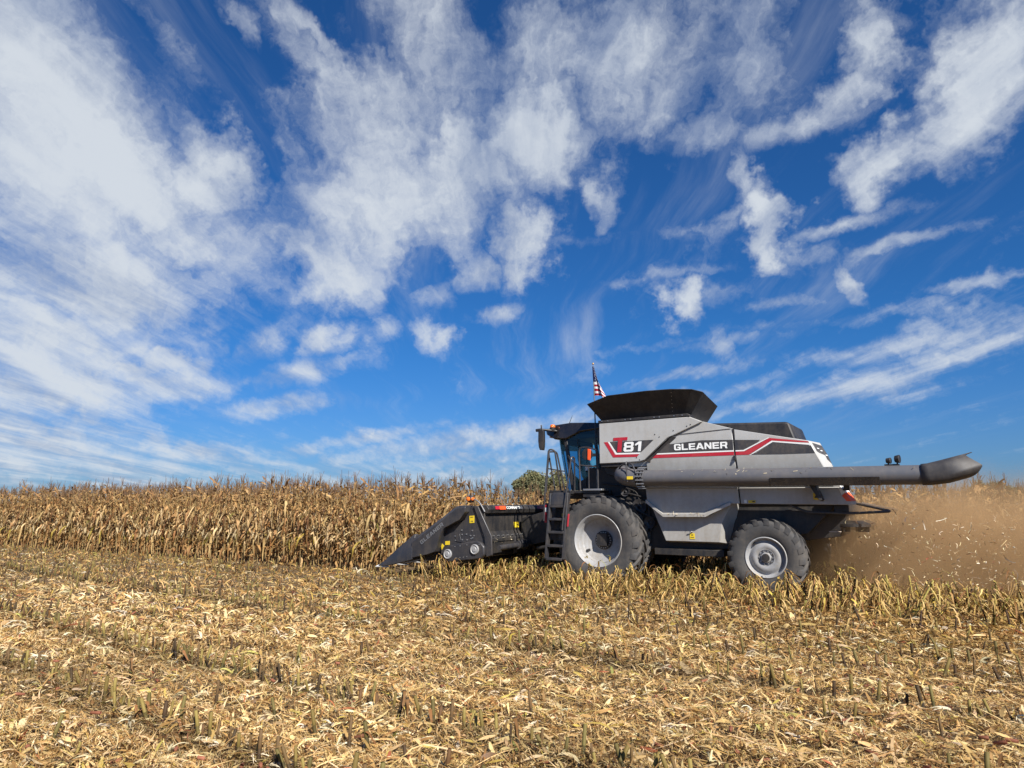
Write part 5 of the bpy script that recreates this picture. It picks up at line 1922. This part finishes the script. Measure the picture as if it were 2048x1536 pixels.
r2 = np.random.default_rng(5)
short_v = [stub_variant(r2, 0.13, 0.23, 0) for _ in range(10)] + [stub_variant(r2, 0.14, 0.22, 2) for _ in range(5)]
tall_v = [stub_variant(r2, 0.32, 0.54, int(r2.integers(14, 24))) for _ in range(24)]
mid_v = [stub_variant(r2, 0.16, 0.29, int(r2.integers(2, 5))) for _ in range(12)]
whole = lambda q: q[0] if q[1] is None else merge([q[0], q[1]])

ROW_V = {12: 10.82, 13: 11.5, 14: 12.12, 15: 12.9, 16: 13.7, 17: 14.5, 18: 15.3}
stubs = []                                     # (u, v, class)
for k in range(-6, 19):
    v = ROW_V.get(k, 1.905 + 0.762 * k)
    u0 = -5.2 if k <= 0 else -34
    n_rows = row_positions(v, u0, 30, (0.085 if k in (8, 12, 14, 16) else 0.14) if k > 1 else 0.085, 0.03 if k > 1 else 0.13)
    for u_, v_ in n_rows:
        stubs.append((u_, v_ + (0.085 * (u_ + 1.5) if k >= 8 else 0.0), k))
stubs = np.array(stubs)
sw = field(stubs[:, 0], stubs[:, 1])
ok = in_view(sw, 4.5) & (sw[:, 1] > 2.6)
ok &= ~((stubs[:, 2] < 0) & (stubs[:, 0] > 12))
# wheels have rolled over part of the rows; some stalks are flattened under the residue
patch = np.sin(stubs[:, 0] * 0.9 + stubs[:, 1] * 1.7) + np.sin(stubs[:, 0] * 0.37 - stubs[:, 1] * 0.8 + 1.3)
rowdrop = np.array([0.03, 0.03, 0.15, 0.35, 0.45, 0.40, 0.55, 0.40, 0.12, 0.90, 0.75, 0.93, 0.04, 0.95, 0.04, 0.95, 0.10, 0.8, 0.4, 0.9] + [0.5] * 20)
drop = np.where(stubs[:, 2] <= 1, 0.03, np.clip(rowdrop[np.clip(stubs[:, 2].astype(int), 0, 39)] + 0.16 * patch, 0.03, 0.9))
ok &= rng.random(len(stubs)) > drop
ok &= ~((stubs[:, 2] <= 1) & (stubs[:, 0] < -5.4) & (rng.random(len(stubs)) < 0.5))
stubs, sw = stubs[ok], sw[ok]
cls = np.where((stubs[:, 2] <= 1) & (stubs[:, 0] > -3.2 - 1.2 * rng.random(len(stubs))), 0, np.where((stubs[:, 2] <= 4) & (stubs[:, 0] > -3), 1, 2))
cls = np.where((stubs[:, 2] == 2) & (stubs[:, 0] > 0) & (rng.random(len(cls)) < 0.85), 0, cls)
cls = np.where((cls == 2) & (rng.random(len(cls)) < 0.03), 1, cls)
dist = np.hypot(sw[:, 0], sw[:, 1])
vis = in_view(sw, 0.0)
order = np.argsort(np.where(vis, dist, 1e6))
big = order[:300]
stub_sets = {}
for key, vs in ((2, short_v), (0, tall_v), (1, mid_v)):
    stub_sets[key] = [(np_mesh('stalk', *q[0], M['litter'], obj_too=False), np_mesh('leaves', *q[1], M['litter'], obj_too=False) if q[1] is not None else None) for q in vs]
for i in big:
    key = int(cls[i])
    a, b = stub_sets[key][int(rng.integers(0, len(stub_sets[key])))]
    lab = 'short cut corn stalk standing bare in the foreground straw'
    grp = 'bare cut stalks in the foreground'
    rz = rng.uniform(0, 6.28)
    s_ = rng.uniform(0.8, 1.25)
    if b is None:
        o = bpy.data.objects.new('corn_stub', a)
        COL.objects.link(o)
    else:
        o = empty('corn_stub')
        for nm, me in (('stalk', a), ('leaves', b)):
            ch = bpy.data.objects.new(nm, me)
            COL.objects.link(ch)
            ch.parent = o
        lab = 'cut corn stalk with torn leaves still hanging on it in the foreground straw'
        grp = 'leafy cut stalks in the foreground'
    o.location = tuple(sw[i])
    o.scale = (s_, s_, s_)
    o.rotation_euler = (rng.normal(0, 0.16), rng.normal(0, 0.16), rz)
    tag(o, lab, 'corn stub', grp)
rest = np.setdiff1d(np.arange(len(sw)), big)
chunks = []
for key, vs in ((2, short_v), (0, tall_v), (1, mid_v)):
    idx = rest[cls[rest] == key]
    if len(idx):
        chunks.append(place_all([whole(q) for q in vs], sw[idx, :2], rng.uniform(0, 6.28, len(idx)), rng.uniform(0.7, 1.25, len(idx)), 0.0, None, rng.normal(0, 0.28 if key == 0 else 0.16, (len(idx), 2))))
o = np_mesh('corn_stubble', *merge(chunks), M['litter'])
tag(o, 'rows of cut corn stubble with ragged leaves running past the harvester', 'stubble', kind='stuff')

# ------------------------------------------------------------------ chopped residue lying on the ground
def heap(x, y):
    return 0.035 + 0.03 * np.sin(x * 1.3 + 0.7 * np.sin(y * 1.1)) * np.sin(y * 1.6 + x * 0.4) + 0.02 * np.sin(x * 4.1 + y * 2.3) * np.sin(y * 5.2 - x * 1.7)


LIT_PAL = [(6, (0.50, 0.37, 0.175)), (5, (0.38, 0.25, 0.10)), (4.4, (0.60, 0.475, 0.26)), (3, (0.26, 0.155, 0.06)), (2.2, (0.70, 0.58, 0.37)), (1.2, (0.14, 0.075, 0.03)), (0.8, (0.44, 0.36, 0.10)), (0.12, (0.22, 0.25, 0.07)), (0.22, (0.34, 0.12, 0.06))]


def litter(n, ymin, ymax, length, width, seg, pal=LIT_PAL, curl=0.6, lift=0.05, tilt=0.42, wexp=1.0, seed=0):
    r = np.random.default_rng(seed + 100)
    # even in picture area terms: more pieces near the camera
    q = r.random(n)
    y = ymin * (ymax / ymin) ** (q ** wexp)
    x = (r.random(n) * 2 - 1) * (0.80 * y + 4.0)
    u_, v_ = to_uv(np.stack([x, y, 0 * x], -1))
    edge_ok = ~((v_ < 2.1) & (u_ < -5.8))
    x, y = x[edge_ok], y[edge_ok]
    n = len(x)
    L_ = r.uniform(*length, n) * np.exp(r.normal(0, 0.25, n))
    Wd = r.uniform(*width, n) * np.exp(r.normal(0, 0.25, n)) * 0.5
    az = r.uniform(0, 2 * np.pi, n)
    # bits lie roughly along the rows more often than across them
    along = r.random(n) < 0.35
    az = np.where(along, -TH + r.normal(0, 0.5, n), az)
    t = np.linspace(-0.5, 0.5, seg + 1)[None, :]
    bend = r.normal(0, curl, n)[:, None]
    aa = az[:, None] + bend * t
    dx = np.cos(aa)
    dy = np.sin(aa)
    el_ = r.normal(0, tilt, n)[:, None]
    arch = np.abs(r.normal(0, 0.16, n))[:, None]
    px_ = x[:, None] + L_[:, None] * t * dx * np.cos(el_)
    py_ = y[:, None] + L_[:, None] * t * dy * np.cos(el_)
    ru, rv = to_uv(np.stack([x, y, 0 * x], -1))
    dip = 0.5 + 0.5 * np.cos((rv - 1.905) / 0.762 * 2 * np.pi)
    z0 = heap(x, y) * (1 - 0.8 * dip) + r.uniform(0, lift, n) * (1 - 0.55 * dip)
    pz = z0[:, None] + L_[:, None] * (t * np.sin(el_) + arch * (0.25 - t * t) * 1.5 - 0.05)
    pz = np.maximum(pz, 0.004 + r.uniform(0, 0.02, n)[:, None])
    path = np.stack([px_, py_, pz], -1)
    roll = r.normal(0, 0.55, n)[:, None] + r.normal(0, 0.9, n)[:, None] * t
    prof = np.clip(1.04 - np.abs(2 * t + r.uniform(-0.3, 0.3, (n, 1))) ** 1.6, 0.04, 1)
    sd = np.stack([-np.sin(aa) * np.cos(roll), np.cos(aa) * np.cos(roll), np.sin(roll)], -1) * (Wd[:, None] * prof)[..., None]
    c = pick(pal, n, r)
    # patches of paler, freshly shredded husk and of darker damp straw
    pt = 0.5 + 0.5 * np.sin(x * 0.8 + 1.7 * np.sin(y * 0.55)) * np.sin(y * 0.9 + 0.5 * x)
    c = c * (0.84 + 0.30 * pt)[:, None]
    u_, v_ = to_uv(np.stack([x, y, 0 * x], -1))
    # between the rows the combine has spread pale shreds; along the stub rows it is browner, with a shadow line painted in
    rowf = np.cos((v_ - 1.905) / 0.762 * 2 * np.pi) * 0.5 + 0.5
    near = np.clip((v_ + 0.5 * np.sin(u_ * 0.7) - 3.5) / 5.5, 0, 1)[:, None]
    row_shadow = sum(np.exp(-((v_ - 0.085 * (u_ + 1.5) - q_ - 0.06) / 0.15) ** 2) for q_ in (8.0, 10.82, 12.12, 13.7))
    c = c * (1 - 0.45 * np.clip(row_shadow, 0, 1))[:, None]  # shadow line beside the stubs, darkened into the litter colour
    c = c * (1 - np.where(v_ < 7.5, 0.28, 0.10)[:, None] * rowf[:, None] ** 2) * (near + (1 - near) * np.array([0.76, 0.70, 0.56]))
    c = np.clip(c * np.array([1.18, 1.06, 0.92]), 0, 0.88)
    return ribbons(None, path, sd, c)


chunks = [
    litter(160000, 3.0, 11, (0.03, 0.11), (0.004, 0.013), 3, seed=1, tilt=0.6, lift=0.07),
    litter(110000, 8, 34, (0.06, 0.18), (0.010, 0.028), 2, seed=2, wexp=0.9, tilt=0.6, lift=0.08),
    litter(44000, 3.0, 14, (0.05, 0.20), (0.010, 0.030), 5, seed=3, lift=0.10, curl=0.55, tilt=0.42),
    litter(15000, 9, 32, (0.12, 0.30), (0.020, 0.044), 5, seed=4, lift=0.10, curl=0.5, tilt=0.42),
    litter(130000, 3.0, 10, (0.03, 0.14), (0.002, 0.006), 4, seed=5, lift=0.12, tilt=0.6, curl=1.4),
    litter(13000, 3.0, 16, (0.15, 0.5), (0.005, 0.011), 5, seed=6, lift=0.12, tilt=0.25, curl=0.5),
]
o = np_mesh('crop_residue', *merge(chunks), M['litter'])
tag(o, 'chopped straw, husks and leaf scraps covering the ground', 'crop residue', kind='stuff')
HUSK = [(3, (0.68, 0.57, 0.36)), (3, (0.56, 0.43, 0.23)), (1.3, (0.74, 0.64, 0.46)), (0.5, (0.50, 0.42, 0.12))]


def frayed(n, ymin, ymax, size, seed):
    """shredded husks: little sprays of strips springing from one point"""
    out = []
    r = np.random.default_rng(seed)
    m_ = 7
    y = ymin * (ymax / ymin) ** r.random(n)
    x = (r.random(n) * 2 - 1) * (0.80 * y + 4.0)
    u_, v_ = to_uv(np.stack([x, y, 0 * x], -1))
    g_ = ~((v_ < 2.1) & (u_ < -5.8))
    x, y = x[g_], y[g_]
    n = len(x)
    a0 = r.uniform(0, 6.28, (n, 1)) + r.normal(0, 0.5, (n, m_))
    L_ = r.uniform(*size, (n, m_))
    e0 = r.uniform(0.0, 0.9, (n, m_))
    t = np.linspace(0, 1, 5)[None, None, :]
    hor = L_[..., None] * t * np.cos(e0)[..., None]
    a1 = a0[..., None] + r.normal(0, 0.5, (n, m_, 1)) * t
    X_ = x[:, None, None] + hor * np.cos(a1)
    Y_ = y[:, None, None] + hor * np.sin(a1)
    Z_ = heap(x, y)[:, None, None] + 0.02 + L_[..., None] * (np.sin(e0)[..., None] * t - 0.5 * t ** 2)
    Z_ = np.maximum(Z_, 0.01)
    path = np.stack([X_, Y_, Z_], -1).reshape(n * m_, 5, 3)
    rl = r.normal(0, 0.8, (n * m_, 1)) + r.normal(0, 0.9, (n * m_, 1)) * t[0]
    aa = a1.reshape(n * m_, 5)
    wd = r.uniform(0.004, 0.013, (n * m_, 1)) * np.sqrt(np.clip(1.05 - t[0], 0, 1))
    sd = np.stack([-np.sin(aa) * np.cos(rl), np.cos(aa) * np.cos(rl), np.sin(rl)], -1) * wd[..., None]
    c = np.repeat(pick(HUSK, n, r), m_, axis=0) * r.uniform(0.85, 1.15, (n * m_, 1))
    return ribbons(None, path, sd, np.clip(c, 0, 0.88))


o = np_mesh('husk_litter', *merge([litter(1600, 3.0, 16, (0.10, 0.24), (0.025, 0.05), 7, HUSK, 0.7, 0.08, 0.35, 1.0, 9), litter(700, 8, 28, (0.16, 0.32), (0.035, 0.06), 6, HUSK, 0.6, 0.1, 0.35, 1.0, 10),
                                   frayed(2300, 3.1, 14, (0.05, 0.20), 41), frayed(900, 8, 26, (0.12, 0.3), 42)]), M['litter'])
tag(o, 'pale shredded corn husks scattered over the straw', 'husks', kind='stuff')
# broken cobs
r3 = np.random.default_rng(12)
cobs = []
nc = 420
yc = 3.7 * (16 / 3.7) ** r3.random(nc)
xc = (r3.random(nc) * 2 - 1) * (0.8 * yc + 1)
for x_, y_ in zip(xc, yc):
    u_, v_ = to_uv(np.array([x_, y_, 0]))
    if v_ < 2.2 and u_ < 5.5:
        continue
    a = r3.uniform(0, 6.28)
    L_ = r3.uniform(0.02, 0.085)
    d = np.array([math.cos(a), math.sin(a), r3.normal(0, 0.2)]) * L_ * 0.5
    c_ = np.array([x_, y_, heap(x_, y_) + 0.035])
    cobs.append(stick(c_ - d, c_ + d, 0.015, 0.012, np.array([0.33, 0.125, 0.07]) * r3.uniform(0.5, 1.15), 7))
o = np_mesh('broken_cobs', *merge(cobs), M['litter'])
tag(o, 'reddish broken corn cob pieces scattered in the straw', 'cobs', kind='stuff')

# ------------------------------------------------------------------ distant trees
def tree(name, x, y, h, wid, label, seed, green, crown_low=0.15):
    r = np.random.default_rng(seed)
    e = empty(name, (x, y, 0))
    tag(e, label, 'tree', 'trees beyond the field')
    tr_ = [stick((0, 0, 0), (0.1, 0, h * 0.45), 0.28, 0.18, (0.10, 0.075, 0.05), 8)]
    for k in range(7):
        a = r.uniform(0, 6.28)
        z0 = h * r.uniform(0.22, 0.45)
        tr_.append(stick((0.05, 0, z0), (math.cos(a) * wid * 0.3, math.sin(a) * wid * 0.3, z0 + h * r.uniform(0.15, 0.35)), 0.12, 0.04, (0.10, 0.075, 0.05), 6))
    np_mesh('trunk', *merge(tr_), M['litter'], e)
    # leaf clumps through the crown volume
    nb = 80
    cen = []
    while len(cen) < nb:
        p = r.uniform(-1, 1, 3)
        if 0.35 < np.linalg.norm(p) < 1:
            cen.append(p)
    cen = np.array(cen) * np.array([wid / 2, wid / 2, h * (1 - crown_low) / 2]) + np.array([0, 0, h * (1 + crown_low) / 2])
    n = 20000
    k = r.integers(0, nb, n)
    rad = r.uniform(0.09, 0.15, nb) * wid
    d = r.normal(0, 1, (n, 3))
    d /= np.linalg.norm(d, axis=1)[:, None]
    p = cen[k] + d * (rad[k] * r.random(n) ** 0.4)[:, None] * np.array([1, 1, 0.75])
    a = r.normal(0, 1, (n, 3))
    a /= np.linalg.norm(a, axis=1)[:, None]
    b = np.cross(a, r.normal(0, 1, (n, 3)))
    b /= np.linalg.norm(b, axis=1)[:, None]
    s_ = r.uniform(0.09, 0.20, n)[:, None]
    path = np.stack([p - a * s_, p + a * s_], 1)
    sd = np.stack([b * s_ * 0.6] * 2, 1)
    cc = np.array(green)[r.integers(0, len(green), nb)][k] * r.uniform(0.7, 1.3, (n, 1))
    np_mesh('crown', *ribbons(None, path, sd, cc), M['foliage'], e)


G1 = [(0.17, 0.17, 0.08), (0.22, 0.205, 0.09), (0.14, 0.145, 0.075), (0.23, 0.195, 0.09)]  # greens muted, distance haze mixed into the leaf colour
G2 = [(0.17, 0.18, 0.09), (0.20, 0.20, 0.10), (0.14, 0.15, 0.08)]
tree('broadleaf_tree', 6.3, 130, 7.5, 11.5, 'rounded yellow green tree beyond the corn, left of the cab', 31, G1)
tree('broadleaf_tree', 11.6, 136, 7.2, 8.5, 'greener round tree half hidden by the cab railings', 32, G1)
tree('broadleaf_tree', 207, 300, 11.5, 15, 'low dark tree on the horizon at the right, beyond the dust', 33, G2)
tree('broadleaf_tree', 222, 305, 9.5, 12, 'small tree on the far horizon at the picture edge', 34, G2)

# ------------------------------------------------------------------ chaff thrown out behind the machine, in its dust
r4 = np.random.default_rng(77)
n = 9000
du = r4.gamma(2.2, 2.3, n)
uu = 4.6 + du
vv = r4.normal(-0.1, 0.9 + 0.16 * du, n)
ww = np.clip(r4.beta(1.6, 2.0, n) * (1.75 - 0.03 * du) + 0.05, 0.03, 2.3)
keep = (uu < 22) & (vv < 2.6) & (vv > -4.0)
uu, vv, ww = uu[keep], vv[keep], ww[keep]
n = len(uu)
pc = field(uu, vv, ww)
a = r4.normal(0, 1, (n, 3))
a /= np.linalg.norm(a, axis=1)[:, None]
b = np.cross(a, r4.normal(0, 1, (n, 3)))
b /= np.linalg.norm(b, axis=1)[:, None]
L_ = (r4.gamma(1.4, 0.016, n) + 0.005)[:, None, None]
t = np.linspace(-1, 1, 4)[None, :, None]
path = pc[:, None, :] + a[:, None, :] * L_ * t + b[:, None, :] * L_ * (t * t) * r4.normal(0, 0.5, n)[:, None, None]
Wd = np.minimum(L_ * 0.35, r4.uniform(0.0025, 0.008, n)[:, None, None])
side = np.cross(a, b)
sd = side[:, None, :] * Wd * np.ones((1, 4, 1))
cc = pick([(4, (0.66, 0.54, 0.33)), (3, (0.48, 0.34, 0.17)), (2, (0.76, 0.68, 0.52)), (1.2, (0.20, 0.10, 0.05)), (0.7, (0.34, 0.09, 0.05))], n, r4)
o = np_mesh('flying_chaff', *ribbons(None, path, sd, cc), M['litter'])
tag(o, 'bits of chopped stalk and husk flying out behind the harvester', 'chaff', kind='stuff')

# dust plume: a soft bodied volume trailing the machine
m = bpy.data.materials.new('field_dust')
m.use_nodes = True
t = m.node_tree
t.nodes.clear()
tc = N(t, 'ShaderNodeTexCoord')
oc = tc.outputs['Object']
sp = N(t, 'ShaderNodeSeparateXYZ')
t.links.new(oc, sp.inputs[0])
x_, y_, z_ = sp.outputs            # x along the track behind the machine, y away from the camera, z up
nz = noise(t, oc, 0.55, 4, 0.6)
nz2 = noise(t, oc, 1.7, 3, 0.6)
nn = mth(t, 'ADD', mth(t, 'MULTIPLY', nz, 0.65), mth(t, 'MULTIPLY', nz2, 0.35))
edge_z = mth(t, 'ADD', 1.55, mth(t, 'MULTIPLY', x_, 0.045))
hz = mth(t, 'DIVIDE', z_, edge_z)
fz = maprange(t, mth(t, 'ADD', hz, mth(t, 'MULTIPLY', mth(t, 'SUBTRACT', nn, 0.5), 1.5)), 1.5, 0.1)
fx = mth(t, 'MULTIPLY', maprange(t, x_, -0.9, 2.2), maprange(t, x_, 19.0, 9.0))
yc_ = mth(t, 'ABSOLUTE', mth(t, 'DIVIDE', y_, mth(t, 'ADD', 1.5, mth(t, 'MULTIPLY', x_, 0.13))))
fy = maprange(t, mth(t, 'ADD', yc_, mth(t, 'MULTIPLY', mth(t, 'SUBTRACT', nn, 0.5), 0.9)), 1.25, 0.35)
dens = mth(t, 'MULTIPLY', mth(t, 'MULTIPLY', fz, fx), fy)
dens = mth(t, 'MULTIPLY', dens, maprange(t, nn, 0.28, 0.62, 0.35, 1.0))
dens = mth(t, 'MULTIPLY', dens, mth(t, 'ADD', 1.5, maprange(t, x_, 5.0, 0.5, 0.0, 2.2)))
pv = N(t, 'ShaderNodeVolumePrincipled')
pv.inputs['Color'].default_value = (0.73, 0.49, 0.265, 1)
pv.inputs['Anisotropy'].default_value = 0.1
t.links.new(dens, pv.inputs['Density'])
mo = N(t, 'ShaderNodeOutputMaterial')
t.links.new(pv.outputs[0], mo.inputs['Volume'])
bm = bmesh.new()
bmesh.ops.create_cube(bm, size=1.0)
for vtx in bm.verts:
    vtx.co = Vector(((vtx.co.x + 0.5) * 20 - 0.9, vtx.co.y * 7.4, (vtx.co.z + 0.5) * 2.9 + 0.02))
o = obj('dust_cloud', bm, m, smooth=False)
o.location = tuple(field(4.3, -0.4))
o.rotation_euler = (0, 0, HEADING)
tag(o, 'brown dust cloud trailing behind the harvester', 'dust', kind='stuff')
m.cycles.volume_step_rate = 1.0
